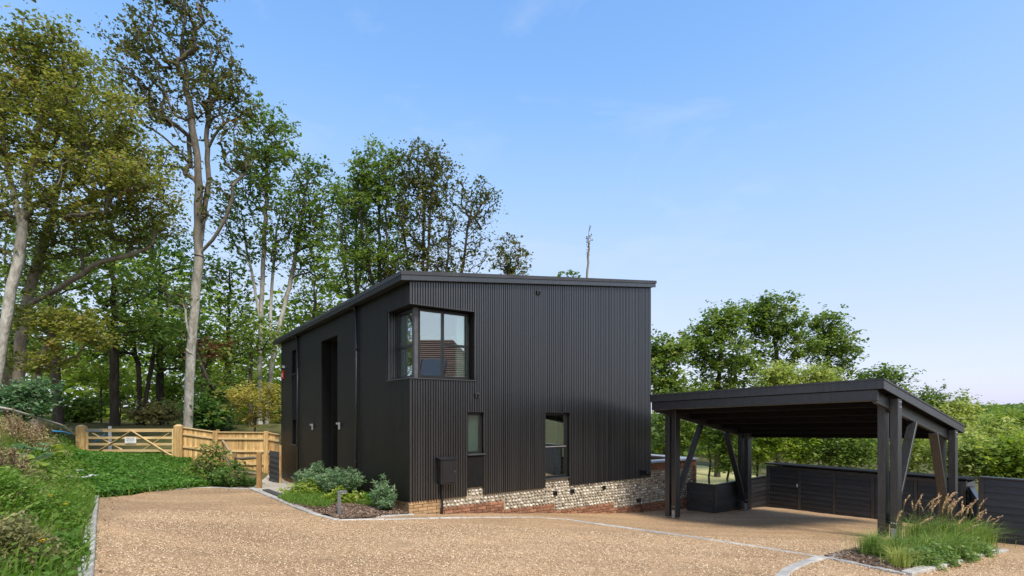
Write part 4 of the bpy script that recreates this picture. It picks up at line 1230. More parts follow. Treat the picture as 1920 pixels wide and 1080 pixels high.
tree('ash_tree', 'tall slender ash with pale trunk standing right of the gate',
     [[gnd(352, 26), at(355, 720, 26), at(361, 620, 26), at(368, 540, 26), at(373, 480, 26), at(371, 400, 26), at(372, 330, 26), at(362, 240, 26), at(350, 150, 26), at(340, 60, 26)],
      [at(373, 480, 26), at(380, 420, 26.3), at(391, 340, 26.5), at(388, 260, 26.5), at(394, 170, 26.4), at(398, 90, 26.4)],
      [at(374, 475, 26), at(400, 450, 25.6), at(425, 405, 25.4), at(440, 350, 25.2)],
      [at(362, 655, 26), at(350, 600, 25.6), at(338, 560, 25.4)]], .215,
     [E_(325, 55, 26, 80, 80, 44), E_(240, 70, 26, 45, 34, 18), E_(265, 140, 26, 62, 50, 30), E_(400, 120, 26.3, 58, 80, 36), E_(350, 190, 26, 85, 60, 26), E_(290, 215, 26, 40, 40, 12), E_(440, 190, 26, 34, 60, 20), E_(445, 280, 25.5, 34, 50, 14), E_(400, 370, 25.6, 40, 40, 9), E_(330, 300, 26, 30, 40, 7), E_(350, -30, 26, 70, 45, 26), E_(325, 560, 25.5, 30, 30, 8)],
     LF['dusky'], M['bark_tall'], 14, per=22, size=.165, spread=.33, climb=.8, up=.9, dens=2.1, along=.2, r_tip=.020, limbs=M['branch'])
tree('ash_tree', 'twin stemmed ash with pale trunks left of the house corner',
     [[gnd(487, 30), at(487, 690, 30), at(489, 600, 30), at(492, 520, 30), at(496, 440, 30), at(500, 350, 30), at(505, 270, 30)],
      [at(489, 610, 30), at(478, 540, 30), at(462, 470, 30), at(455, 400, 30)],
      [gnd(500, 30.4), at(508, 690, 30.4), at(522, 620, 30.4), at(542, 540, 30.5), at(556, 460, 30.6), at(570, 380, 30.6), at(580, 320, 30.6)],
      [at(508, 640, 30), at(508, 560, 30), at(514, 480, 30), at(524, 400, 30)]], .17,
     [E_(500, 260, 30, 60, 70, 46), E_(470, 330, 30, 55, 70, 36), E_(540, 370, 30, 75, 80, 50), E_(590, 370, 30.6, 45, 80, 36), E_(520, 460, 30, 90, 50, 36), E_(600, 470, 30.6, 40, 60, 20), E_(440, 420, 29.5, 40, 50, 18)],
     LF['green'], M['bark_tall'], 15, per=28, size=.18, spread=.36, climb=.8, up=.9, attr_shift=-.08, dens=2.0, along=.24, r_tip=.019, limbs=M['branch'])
for i, (px, Y, top, w, lf, ns) in enumerate([(668, 38, 330, 50, 'green', 34), (715, 36, 268, 55, 'green', 50), (790, 37, 270, 60, 'dusky', 52), (855, 38, 330, 50, 'dusky', 34)]):
    b = gnd(px, Y)
    lab = ['thin leafy tree behind the house, nearest the twin ash', 'tallest slender tree rising behind the house roof', 'fine stemmed tree behind the middle of the roofline', 'sparse bare twigged tree leaning right behind the roof'][i]
    lean = [0, -6, 6, 34][i]
    tr = [[b, at(px, 640, Y), at(px + lean * .3, 520, Y), at(px + lean * .7, 420, Y), at(px + lean, top + 40, Y)]]
    for s in (-1, 1):
        tr.append([at(px, 590, Y), at(px + s * w * .35, 520, Y + s * .5), at(px + s * w * .6 + lean * .5, 430, Y + s), at(px + s * w * .72 + lean, top + 70, Y + s)])
    tr.append([at(px, 560, Y), at(px + 12, 500, Y - .6), at(px + w * .2 + lean * .4, 420, Y - 1), at(px + w * .3 + lean, top + 55, Y - 1)])
    h = 520 - top
    tree('slender_tree', lab, tr, .17, [E_(px + lean, top + h * .22, Y, w, h * .24, ns), E_(px + lean * .6, top + h * .55, Y, w * 1.15, h * .36, ns), E_(px, 505, Y, w * 1.35, 60, ns)],
         LF[lf], M['bark_dark'] if i else M['bark_grey'], 20 + i, per=[34, 32, 28, 13][i], size=.19, spread=.38, climb=1.0, up=1.0, group='trees behind the roof', attr_shift=.0, dens=2.6, along=.3, r_tip=.020)
tree('slender_tree', 'small rounded leafy tree behind the roof at its middle', [[gnd(950, 40), at(952, 560, 40), at(953, 490, 40)]], .14,
     [E_(952, 485, 40, 45, 48, 44)], LF['dusky'], M['bark_dark'], 26, per=34, size=.2, spread=.36, group='trees behind the roof', attr_shift=.12)
tree('slender_tree', 'bare thin sapling poking above the roof', [[gnd(1101, 34), at(1101, 560, 34), at(1102, 480, 34), at(1107, 420, 34)]], .07,
     [E_(1104, 450, 34, 7, 36, 14)], LF['dusky'], M['bark_grey'], 27, per=3, size=.1, spread=.1, climb=1.2, up=1, group='trees behind the roof')
tree('slender_tree', 'leafy treetop just showing over the roof beside the sapling', [[gnd(1064, 36), at(1064, 590, 36), at(1066, 530, 36)]], .08,
     [E_(1066, 520, 36, 24, 14, 14)], LF['green'], M['bark_grey'], 28, per=16, size=.18, spread=.2, group='trees behind the roof')

# --- the wood behind gate and fence
for i, (px, Y, ells, lf, r, lab) in enumerate([
    (110, 27, [(90, 520, 120, 90, 60), (60, 640, 90, 60, 34)], 'green', .22, 'broad green tree behind the leaning sycamore'),
    (215, 29, [(210, 470, 100, 90, 60), (250, 590, 90, 60, 40)], 'green', .22, 'deep green tree above the field gate'),
    (300, 33, [(300, 500, 90, 110, 60), (320, 640, 80, 60, 36)], 'deep', .22, 'dark dense tree between gate and tall ash'),
    (425, 34, [(430, 560, 80, 110, 60), (420, 680, 90, 60, 40)], 'green', .2, 'bushy tree filling the gap between the two ashes'),
    (590, 36, [(590, 540, 80, 80, 44), (600, 620, 90, 60, 34)], 'green', .2, 'leafy tree over the low end of the roof'),
    (20, 31, [(10, 480, 120, 120, 60), (0, 620, 100, 90, 40)], 'deep', .25, 'dark tree deep in the wood at the far left'),
    (375, 29, [(395, 655, 34, 26, 14)], 'rust', .1, 'rust leaved young tree beside the tall ash trunk'),
    (372, 27.5, [(400, 760, 40, 40, 16), (345, 600, 34, 50, 14)], 'deep', .13, 'dark stem close behind the tall ash trunk'),
    (470, 28.5, [(470, 640, 70, 60, 30), (420, 730, 50, 40, 22)], 'green', .13, 'shady tree at the foot of the twin ash'),
    ]):
    e = [E_(a, b_, Y, rx, ry, n) for a, b_, rx, ry, n in ells]
    tp = at(ells[0][0], ells[0][1] - ells[0][3] * .5, Y)
    mid_ = at((px + ells[0][0]) / 2, ells[0][1] + ells[0][3], Y)
    tree('woodland_tree', lab, [[gnd(px, Y), mid_, tp]], r, e, LF[lf], M['bark_dark'], 40 + i, per=46 if lf != 'rust' else 40, size=.21, spread=.66, group='trees of the wood', climb=.3, dens=1.05, attr_shift=.12)
tree('woodland_tree', 'dark twin trunked tree seen above the gate', [[gnd(262, 31), at(262, 740, 31), at(258, 680, 31), at(250, 620, 31)], [gnd(270, 31), at(274, 745, 31), at(284, 690, 31), at(292, 640, 31)]], .2,
     [E_(270, 620, 31, 80, 40, 30), E_(200, 650, 31, 60, 30, 18), E_(330, 660, 31, 40, 40, 16)], LF['green'], M['bark_dark'], 55, per=46, size=.21, spread=.5, group='trees of the wood', attr_shift=.1)
# shrubs of the wood's edge
def shrub(name, label, px, py, Y, rx, ry, n, leaf, seed, per=60, size=.14, spread=.25, group=None, bark=None, cat='shrub', **kw):
    b = gnd(px, Y, -.1)
    c = at(px, py, Y)
    return tree(name, label, [[b, b.lerp(c, .5), c]], .05, [E_(px, py, Y, rx, ry, n)], leaf, bark or M['bark_dark'], seed, per=per, size=size, spread=spread, group=group, cat=cat,
                crown_name='foliage', trunk_name='stem', step=.3, **kw)
shrub('golden_conifer', 'golden feathery conifer behind the timber fence by the house', 478, 757, 25, 60, 46, 60, LF['gold'], 60, per=64, size=.15, spread=.24, aspect=2.8, climb=.05, up=-.3, flat=1.5)
shrub('blue_green_bush', 'blue green bush on the bank top at far left', 45, 745, 17.5, 62, 40, 46, LF['blue'], 61, per=70, size=.12, spread=.22)
for i, (px, py, Y, rx, ry, lf, lab) in enumerate([(225, 735, 37, 45, 45, 'bright', 'sunlit bush in the clearing left of the dark twin trunks'), (315, 745, 38, 40, 45, 'bright', 'sunlit bush right of the dark twin trunks'),
                                                 (150, 770, 30, 45, 25, 'green', 'low bush behind the left gate post'), (300, 775, 31, 60, 18, 'scrub', 'low weedy bush behind the gate middle'),
                                                 (395, 775, 27, 40, 24, 'deep', 'dark bush behind the timber fence'), (190, 690, 34, 60, 40, 'bright', 'yellow green bush under the dark canopy'), (360, 690, 38, 50, 50, 'bright', 'bright bush glimpsed left of the tall ash trunk')]):
    shrub('woodland_bush', lab, px, py, Y, rx, ry, 34, LF[lf], 62 + i, per=60, size=.2, spread=.4, group='bushes in the wood')
# the depth of the wood: one mass nobody could count
rng = np.random.default_rng(77)
n = 15000
X = rng.uniform(-46, -14, n); Y = rng.uniform(40, 56, n); Z = rng.uniform(0, 1, n) ** .9
top = 11 + 4.5 * np.sin(X * .35) + 2.5 * np.sin(X * .9 + 1)
C = np.stack([X, Y, 1.2 + Z * top], 1) + rng.normal(0, .5, (n, 3))
V, F = leaf_quads(C, .55, rng, .5, 1.3)  # the bright leaf colour below paints sunlight into the deep wood
tag(link('distant_wood', mesh_np('distant_wood', V, F, LF['bright'], np.clip(.4 + .22 * np.sin(X * .8 + Z * 9) + rng.normal(0, .15, n), 0, 1))), 'mass of leaves deep in the wood, coloured as sunlit', 'wood', kind='stuff')

# --- trees and bushes on the right
for i, (px, Y, ells, lf, r, lab) in enumerate([
    (1240, 36, [(1240, 700, 36, 60, 46), (1232, 650, 16, 28, 12), (1262, 655, 22, 25, 10), (1270, 745, 40, 40, 26)], 'green', .14, 'pointed green tree at the right end of the house'),
    (1345, 38, [(1355, 605, 40, 34, 36), (1345, 660, 62, 50, 56), (1310, 635, 32, 40, 24), (1395, 680, 30, 40, 18), (1335, 735, 62, 36, 34)], 'green', .2, 'rounded alder tree left of centre behind the carport roof'),
    (1460, 39, [(1450, 590, 58, 40, 46), (1470, 650, 70, 45, 50), (1415, 600, 25, 30, 14), (1460, 720, 70, 30, 30)], 'green', .2, 'tallest dark alder tree behind the carport roof'),
    (1560, 40, [(1545, 615, 30, 40, 26), (1560, 660, 52, 45, 50), (1560, 715, 60, 26, 24)], 'green', .2, 'right hand alder tree behind the carport roof')]):
    e = [E_(a, b_, Y, rx, ry, n) for a, b_, rx, ry, n in ells]
    tree('alder_tree', lab, [[gnd(px, Y), at(px, 740, Y), at(ells[0][0], ells[0][1], Y)]], r, e, LF[lf], M['bark_dark'], 80 + i, per=66, size=.23, spread=.46, group='trees beyond the carport', climb=.3, attr_shift=.08, limbs=M['branch'])
right = [
    (1260, 800, 28, 45, 60, 'green', 'mid green bush between house end and carport post'), (1330, 800, 26, 45, 50, 'bright', 'bright bush behind the left carport brace'),
    (1366, 825, 24, 30, 62, 'green', 'upright bush behind the angled black fence'), (1420, 820, 25, 50, 50, 'bright', 'sunny bush seen under the carport at left'),
    (1500, 830, 24, 55, 42, 'bright', 'leafy bush above the store door'), (1590, 840, 23, 60, 42, 'green', 'green bush above the store centre'),
    (1460, 710, 31, 45, 28, 'lime', 'pale lime shrub topping the carport roof, left'), (1535, 708, 31, 45, 24, 'lime', 'pale lime shrub topping the carport roof, right'),
    (1700, 840, 23, 50, 50, 'lime', 'yellowish bush between the right carport posts'), (1720, 770, 27, 60, 45, 'green', 'tall bush behind the carport roof end'),
    (1660, 720, 29, 26, 36, 'green', 'upright leafy shoots at the carport roof corner'), (1790, 790, 26, 60, 45, 'lime', 'bushy hedge shrub right of the carport'),
    (1800, 850, 21, 45, 45, 'lime', 'pale leaved shrub over the grey store end'), (1870, 822, 23, 60, 34, 'lime', 'lime green shrub at the right edge'),
    (1905, 860, 19, 55, 40, 'bright', 'shrub rising behind the tall right fence'), (1845, 865, 20, 35, 35, 'lime', 'pale bramble behind the tall fence corner'),
    (1895, 786, 40, 60, 18, 'bright', 'farther green tree below the hill')]
for i, (px, py, Y, rx, ry, lf, lab) in enumerate(right):
    shrub('hedge_shrub', lab, px, py, Y, rx, ry, int(26 + rx * ry / 60), LF[lf], 90 + i, per=64, size=.165 if lf != 'lime' else .15, spread=.34, group='shrubs beyond the carport', aspect=1.8)
# far wooded hill
hx = np.linspace(60, 520, 70); hy = np.linspace(240, 420, 30)
HX, HY = np.meshgrid(hx, hy)
rng = np.random.default_rng(5)
HZ = -4 + 9 * np.clip((HX - 160) / 150, 0, 1) * np.clip((HY - 230) / 130, 0, 1) + 1.5 * np.sin(HX * .05) * np.clip((HY - 250) / 100, 0, 1) + rng.uniform(0, 2.2, HX.shape)
idx = np.arange(HX.size).reshape(HX.shape)
HF = np.stack([idx[:-1, :-1].ravel(), idx[:-1, 1:].ravel(), idx[1:, 1:].ravel(), idx[1:, :-1].ravel()], 1)
M['hill'] = surf('wooded_hill', (0.035, 0.060, 0.025), (0.10, 0.14, 0.05), .12, .95, spec=.1)
tag(link('hill', mesh_np('hill', np.stack([HX.ravel(), HY.ravel(), HZ.ravel()], 1), HF, M['hill'])), kind='structure')
n = 26000
X = rng.uniform(70, 500, n); Y = rng.uniform(240, 420, n)
Z = -4 + 9 * np.clip((X - 160) / 150, 0, 1) * np.clip((Y - 230) / 130, 0, 1) + 1.5 * np.sin(X * .05) * np.clip((Y - 250) / 100, 0, 1)
blob = 2.0 * np.abs(np.sin(X * .31 + 2 * np.sin(Y * .11)) * np.sin(Y * .27 + X * .07))
V, F = leaf_quads(np.stack([X, Y, Z + rng.uniform(0, 1, n) * (2.0 + blob)], 1), 2.3, rng, .6, 1.2)
tag(link('hill_wood', mesh_np('hill_wood', V, F, LF['green'], np.clip(.4 + .25 * np.sin(X * .2) + rng.normal(0, .15, n), 0, 1))), 'woodland covering the far hill at right', 'wood', kind='stuff')
n = 16000
X = rng.uniform(-30, 60, n); Y = rng.uniform(52, 70, n)
C = np.stack([X, Y, far_z(X, Y) + rng.uniform(0, 1, n) * (3.4 + 1.5 * np.sin(X * .4) + np.sin(X * 1.1))], 1)
V, F = leaf_quads(C, .7, rng, .5, 1.3)
tag(link('distant_hedge', mesh_np('distant_hedge', V, F, LF['green'], np.clip(.45 + .3 * np.sin(X * .7) + rng.normal(0, .15, n), 0, 1))), 'distant hedge line beyond the meadow', 'hedge', kind='stuff')

# ------------------------------------------------------------------ grasses and small plants
def blades(P, h, w, lean, rng, bend=.5, dirs=None):
    """curved blades, three triangles each; P base points, h heights"""
    n = len(P)
    a = rng.uniform(0, 2 * math.pi, n) if dirs is None else dirs
    d = np.stack([np.cos(a), np.sin(a), np.zeros(n)], 1)
    s = np.stack([-np.sin(a), np.cos(a), np.zeros(n)], 1)
    tw = rng.uniform(0, math.pi, n)[:, None]
    s = s * np.cos(tw) + d * np.sin(tw)
    h = h[:, None]; w = (w * rng.uniform(.6, 1.3, n))[:, None]
    ln = (lean * rng.uniform(.2, 1.4, n))[:, None]
    up = np.array([0, 0, 1.0])
    m = P + up * h * .55 + d * h * ln * (1 - bend) * .55
    t = P + up * h * (1 - .35 * ln * bend) + d * h * ln
    V = np.stack([P - s * w / 2, P + s * w / 2, m - s * w * .42, m + s * w * .42, t], 1).reshape(-1, 3)
    b = (np.arange(n) * 5)[:, None]
    F = np.concatenate([b + [0, 1, 3], b + [0, 3, 2], b + [2, 3, 4]], 1).reshape(-1, 3)
    return V, F

def with_z(x, y, dz=0.0): return np.stack([x, y, G(x, y) + dz], 1)

# clover lawn
rng = np.random.default_rng(101)
n = 52000
x, y = scatter([p[:2] for p in lawn_poly], n, rng)
n = len(x)
clump = .5 + .5 * np.sin(x * 2.3 + 1.3 * np.sin(y * 1.9)) * np.sin(y * 2.7 + x)
P = with_z(x, y, .03); P[:, 2] += rng.uniform(0, 1, n) * (.07 + .12 * clump)
V, F = leaf_quads(P, .075, rng, .8, 1.15)
tag(link('clover_lawn', mesh_np('clover_lawn', V, F, LF['clover'], np.clip(.2 + .35 * clump + rng.normal(.1, .2, n), 0, 1))), 'bright green clover lawn before the field gate', 'lawn', kind='stuff')
lawn_out = [Vector((p[0], p[1], 0)) for p in lawn_poly]
x, y = scatter([p[:2] for p in lawn_poly], 9000, rng)
x = x + rng.normal(0, .10, len(x)); y = y + rng.normal(0, .10, len(y))
V, F = blades(with_z(x, y, -.01), rng.uniform(.10, .26, len(x)), np.full(len(x), .014), np.full(len(x), .7), rng)
tag(link('lawn_grass', mesh_np('lawn_grass', V, F, LF['grass'], np.repeat(np.clip(rng.normal(.45, .22, len(x)), 0, 1), 3))), 'grass blades mixed through the clover lawn', 'grass', kind='stuff')
# rough grass of the bank
bank_poly = [k_near + kd * 4, k_far, gp(140, 872)[:2], (-18.4, 22.2), (-22, 21), (-20, 14), (-13, 6), (-9, .5)]
bank_poly = [tuple(p[:2]) for p in bank_poly]
n = 46000
x, y = scatter(bank_poly, n, rng)
kv = Vector((kd.y, -kd.x, 0))
dist = np.abs((x - k_far.x) * kd.y - (y - k_far.y) * kd.x)
n = len(x)
dryness = np.clip((dist - 1.2) / 2.0, 0, 1)
sel = rng.uniform(0, 1, n) > dryness * .65
P = with_z(x, y, -.03)
hh = rng.uniform(.10, .34, n) * (1 + .5 * dryness)
wind = rng.normal(-.3, .9, n)
V, F = blades(P[sel], hh[sel], np.full(sel.sum(), .016), np.full(sel.sum(), .7), rng, dirs=wind[sel])
tag(link('bank_grass', mesh_np('bank_grass', V, F, LF['grass'], np.repeat(np.clip(rng.normal(.42, .22, sel.sum()), 0, 1), 3))), 'green rough grass along the left kerb', 'grass', kind='stuff')
q = ~sel
V, F = blades(P[q], hh[q] * 1.7, np.full(q.sum(), .016), np.full(q.sum(), .6), rng, dirs=wind[q])
tag(link('dry_grass', mesh_np('dry_grass', V, F, LF['dry'], np.repeat(np.clip(rng.normal(.4, .25, q.sum()), 0, 1), 3))), 'straw coloured dry grass on the left bank', 'grass', kind='stuff')
# leafy ground cover of the bank
n = 26000
x, y = scatter(bank_poly, n, rng); n = len(x)
P = with_z(x, y, .02); P[:, 2] += rng.uniform(0, .22, n)
V, F = leaf_quads(P, .07, rng, .6, 1.6)
tag(link('bank_weeds', mesh_np('bank_weeds', V, F, LF['grass'], np.clip(.35 + .3 * np.sin(x * 2 + y * 1.3) + rng.normal(0, .18, n), 0, .95))), 'low leafy weeds covering the bank', 'weeds', kind='stuff')

def clump_of(name, label, cat, base, parts, group=None):
    """plant of several meshes: parts = (part name, V, F, material, attr)"""
    o = tag(empty(name, base), label, cat, group)
    off = np.array(base[:])
    for nm, V, F, m, A in parts:
        link(nm, mesh_np(nm, V - off, F, m, A), o)
    return o

def scrub(label, px, py, rx, h, seed, leaf, n=2600, size=.05, group='scrubby weeds on the bank'):
    rng = np.random.default_rng(seed)
    c = gp(px, py)
    st_n = 60
    a = rng.uniform(0, 2 * math.pi, st_n); r = rx * rng.uniform(0, .5, st_n) ** .7
    P = np.stack([c.x + r * np.cos(a), c.y + r * np.sin(a), np.zeros(st_n)], 1); P[:, 2] = G(P[:, 0], P[:, 1])
    V1, F1 = blades(P, rng.uniform(.6, 1.1, st_n) * h, np.full(st_n, .012), np.full(st_n, .8), rng, dirs=a)
    d = rng.normal(0, 1, (n, 3)); d /= np.linalg.norm(d, axis=1)[:, None]; d[:, 2] = np.abs(d[:, 2])
    q = rng.uniform(.2, 1, n) ** .5
    lump = 1 + .22 * np.sin(d[:, 0] * 7 + seed) * np.sin(d[:, 1] * 8) + rng.normal(0, .06, n)
    C = np.array([c.x, c.y, 0]) + d * (q * lump)[:, None] * [rx, rx, h]
    C[:, 2] += G(C[:, 0], C[:, 1])
    V2, F2 = leaf_quads(C, size, rng, .3, 2.0)
    return clump_of('weed_clump', label, 'weeds', Vector((c.x, c.y, g(c.x, c.y))),
                    [('stems', V1, F1, LF['dry'], np.repeat(rng.uniform(.2, .9, st_n), 3)), ('foliage', V2, F2, leaf, np.clip(.45 + .25 * np.sin(C[:, 0] * 9) * np.sin(C[:, 2] * 11) + rng.normal(0, .2, n), 0, 1))], group)
scrub('large brown green scrubby clump at the lower left corner', 12, 1052, .42, .44, 201, LF['scrub'], 5200, .045)
scrub('green scrub clump above the lower left corner', 4, 945, .55, .46, 202, LF['grass'], 5200, .05)
scrub('small fresh green weed clump beside the left kerb', 112, 1040, .26, .2, 203, LF['clover'], 4500, .05)
scrub('green weed clump farther along the left kerb', 118, 975, .30, .2, 204, LF['grass'], 3000, .06)
scrub('tan feathery scrub on the bank below the pole', 40, 835, 1.0, .7, 205, LF['dry'], 6000, .055)
scrub('dull green scrub beside the lawn corner', 85, 905, .55, .32, 206, LF['grass'], 5000, .06)
scrub('olive scrub at the left edge mid bank', 0, 885, .7, .5, 207, LF['scrub'], 6000, .05)
scrub('yellowing tuft at the far left under the blue green bush', 8, 775, 1.0, .8, 208, LF['lime'], 2600, .06)

scrub('rough green weeds below the bleached pole near the gate post', 112, 842, 1.0, .55, 209, LF['grass'], 4200, .08)
scrub('straw weeds under the middle of the bleached pole', 75, 818, 1.3, .6, 210, LF['dry'], 4600, .08)
scrub('tangled green weeds between the two pale poles', 100, 822, 1.2, .6, 211, LF['scrub'], 4600, .08)
scrub('bright weeds on the bank edge left of the lawn', 130, 880, .7, .3, 212, LF['grass'], 3600, .07)
def dock(label, px, py, h, seed):
    rng = np.random.default_rng(seed)
    c = gp(px, py); z = g(c.x, c.y)
    mb = MB(); C = []
    for k in range(5):
        a = rng.uniform(0, 6.28); t = np.array([c.x + .22 * math.cos(a), c.y + .22 * math.sin(a), z + h * rng.uniform(.75, 1.1)])
        b0 = np.array([c.x, c.y, z - .05])
        mb.tube([b0, (b0 + t) / 2 + [0, 0, .05], t], [.010, .008, .004], 5)
        f = rng.uniform(.5, 1, 90)
        C.append(b0 + (t - b0) * f[:, None] + rng.normal(0, .022, (90, 3)))
    o = tag(empty('dock_plant', (c.x, c.y, z)), label, 'plant', 'red seeded dock plants')
    off = np.array([c.x, c.y, z])
    for c_ in C:
        V, F = leaf_quads(c_, .034, rng, .2, 1.6)
        tag(link('seed_head', mesh_np('seed_head', V - off, F, LF['dock'], rng.uniform(0, 1, len(F))), o), kind='stuff')
    s = mb.build('stem', M['bark_grey'], o); s.location = (-c.x, -c.y, -z)
for i, (px, py, h, lab) in enumerate([(32, 840, 1.0, 'tall red seeded dock below the bleached pole'), (62, 850, .8, 'red brown dock leaning right on the bank'), (85, 848, .75, 'dock seed spikes nearest the gate post'), (25, 910, .7, 'dark red dock at left edge of the bank')]):
    dock(lab, px, py, h, 220 + i)

def big_leaf(label, px, py, seed, n=9, size=.34):
    rng = np.random.default_rng(seed)
    c = gp(px, py); z = g(c.x, c.y)
    o = tag(empty('butterbur_plant', (c.x, c.y, z)), label, 'plant', 'broad leaved plants on the bank')
    for k in range(n):
        a = rng.uniform(0, 6.28); r = rng.uniform(.1, .5); hz = rng.uniform(.15, .42)
        ctr = Vector((r * math.cos(a), r * math.sin(a), hz)); L_ = size * rng.uniform(.7, 1.2)
        vs, fs = [(0, 0, .02)], []
        m = 12
        for j in range(m):
            t = 2 * math.pi * j / m
            rr = L_ * (.5 + .08 * math.cos(2 * t)) * (1 - .35 * (abs(t - math.pi) < .3))
            vs.append((rr * math.cos(t), rr * math.sin(t) * .9, .03 * math.sin(3 * t) - .10 * L_))
        fs = [(0, j + 1, (j + 1) % m + 1) for j in range(m)]
        me = bpy.data.meshes.new('leaf'); me.from_pydata(vs, [], fs)
        at_ = me.attributes.new('rnd', 'FLOAT', 'FACE'); at_.data.foreach_set('value', np.full(m, rng.uniform(.5, .95), np.float32))
        me.materials.append(LF['blue'] if k % 3 else LF['bright'])
        for p in me.polygons: p.use_smooth = True
        link('leaf', me, o, ctr, (rng.uniform(-.7, .3), rng.uniform(-.4, .4), a))
        MB().tube([(0, 0, -.03), (ctr.x * .6, ctr.y * .6, hz * .7), tuple(ctr)], .008, 5).build('stalk', LF['grass'], o)
big_leaf('broad leaved plant on the bank below the dock', 30, 872, 231)
big_leaf('broad leaved plant low beside the dull scrub', 62, 895, 232, 7, .3)
big_leaf('broad leaved plant near the tan scrub', 75, 862, 233, 7, .3)

# white umbel flowers and yellow daisies: each a small plant
def flower(label, px, py, h, r, leaf, group, seed, kind):
    rng = np.random.default_rng(seed)
    c = gp(px, py); z = g(c.x, c.y)
    o = tag(empty(kind, (c.x, c.y, z)), label, 'flower', group)
    MB().tube([(0, 0, -.05), (.02, 0, h * .5), (.03, .01, h)], .006, 5).build('stem', LF['grass'], o)
    C = np.array([.03, .01, h]) + rng.normal(0, 1, (26, 3)) * [r * .5, r * .5, .008]
    V, F = leaf_quads(C, r * .55, rng, 2.0, 1.2)
    link('flower_head', mesh_np('flower_head', V, F, leaf, rng.uniform(0, 1, len(F))), o)
for i, (px, py, lab) in enumerate([(147, 898, 'white umbel flower nearest the gate post'), (170, 908, 'white umbel flower at the lawn side'), (155, 912, 'white umbel flower between the other two'), (127, 912, 'white umbel flower on the bank side')]):
    flower(lab, px, py, .22, .09, LF['flower'], 'white umbels by the lawn', 240 + i, 'umbel_flower')
for i, (px, py, lab) in enumerate([(72, 1068, 'yellow flower at the bottom left edge'), (58, 1058, 'yellow flower beside the large scrubby clump'), (115, 985, 'yellow flower near the left kerb'), (88, 968, 'yellow flower above the fresh green clump')]):
    flower(lab, px, py, .28, .04, LF['yellow'], 'yellow flowers on the bank', 250 + i, 'yellow_flower')

# shrub in front of the timber fence
shrub('leafy_shrub', 'loose leafy shrub in front of the timber fence', 398, 868, 17.2, 40, 44, 34, LF['green'], 270, per=46, size=.085, spread=.14, attr_shift=.15)
shrub('leafy_shrub', 'smaller leafy shrub beside the rustic rail fence', 432, 888, 16.4, 34, 28, 26, LF['deep'], 271, per=46, size=.08, spread=.13, attr_shift=.25)
scrub('low green weeds at the foot of the loose shrub', 420, 908, .7, .22, 272, LF['clover'], 3200, .06, 'weeds by the path')
scrub('grassy weeds between lawn and loose shrub', 360, 890, .9, .3, 273, LF['grass'], 3600, .07, 'weeds by the path')
scrub('low weeds against the rail fence post', 466, 908, .45, .22, 274, LF['deep'], 1800, .06, 'weeds by the path')

# planting bed by the house
def spurge(label, base, r, h, heads, seed, leaf=None):
    """mound of feathery whorls on stems"""
    rng = np.random.default_rng(seed)
    o = tag(empty('spurge_plant', base), label, 'plant', 'feathery spurges by the house')
    mb = MB(); Vs, Fs, As, nv = [], [], [], 0
    for k in range(heads):
        a = rng.uniform(0, 6.28); q = math.sqrt(rng.uniform(0, 1))
        t = np.array([r * q * math.cos(a), r * q * math.sin(a), h * (1 - .45 * q * q) * rng.uniform(.75, 1.08)])
        b0 = np.array([t[0] * .25, t[1] * .25, -.04])
        mid_ = b0 * .5 + t * .5 + [0, 0, .06]
        mb.tube([b0, mid_, t], [.009, .008, .005], 4)
        m = 120
        f = rng.uniform(.35, 1.0, m)[:, None]
        c = (1 - f) ** 2 * b0 + 2 * f * (1 - f) * mid_ + f ** 2 * t
        d = rng.normal(0, 1, (m, 3)); d[:, 2] = np.abs(d[:, 2]) * .5 + .25; d /= np.linalg.norm(d, axis=1)[:, None]
        L_ = .105
        V, F = leaf_quads(c + d * L_ * .5, L_, rng, .2, 6.5, dirs=d * 4)
        Vs.append(V); Fs.append(F + nv); nv += len(V); As.append(np.clip(rng.normal(.5, .2) + rng.normal(0, .15, m), 0, 1))
    link('foliage', mesh_np('foliage', np.concatenate(Vs), np.concatenate(Fs), leaf or LF['spurge'], np.concatenate(As)), o)
    mb.build('stem', LF['grass'], o)
def at_bed(x, y): p = hw(x, y); return Vector((p.x, p.y, g(p.x, p.y) + .02))
spurge('large grey green spurge mound beside the downpipe', at_bed(-.62, 2.95), .68, .85, 44, 301)
spurge('grey green spurge mound left of the large one', at_bed(-.95, 3.9), .62, .80, 36, 302)
spurge('upright spurge against the dark wall near the corner', at_bed(-.34, .68), .27, .72, 14, 303)
spurge('small low spurge nearest the house corner', at_bed(-.36, .36), .20, .36, 11, 304)
bedp = [tuple(p[:2]) for p in bed_poly]
rng = np.random.default_rng(310)
x, y = scatter(bedp, 16000, rng)
lx = (x - HC.x) * HU.x + (y - HC.y) * HU.y; ly = (x - HC.x) * HV.x + (y - HC.y) * HV.y
keep = (ly > 1.35 + .4 * np.sin(lx * 5)) & (rng.uniform(0, 1, len(x)) < .9)
P = with_z(x[keep], y[keep], .01); n = len(P)
V, F = blades(P, rng.uniform(.06, .20, n), np.full(n, .012), np.full(n, .9), rng)
tag(link('bed_grass', mesh_np('bed_grass', V, F, LF['grass'], np.repeat(np.clip(rng.normal(.38, .2, n), 0, .9), 3))), 'fresh grass growing in the planting bed', 'grass', kind='stuff')
x, y = scatter(bedp, 9000, rng)
P = with_z(x, y, .04)
V, F = leaf_quads(P, .05, rng, 1.0, 2.2)
tag(link('bark_mulch', mesh_np('bark_mulch', V, F, M['mulch'], rng.uniform(0, 1, len(F)))), 'bark mulch covering the planting bed', 'mulch', kind='stuff')
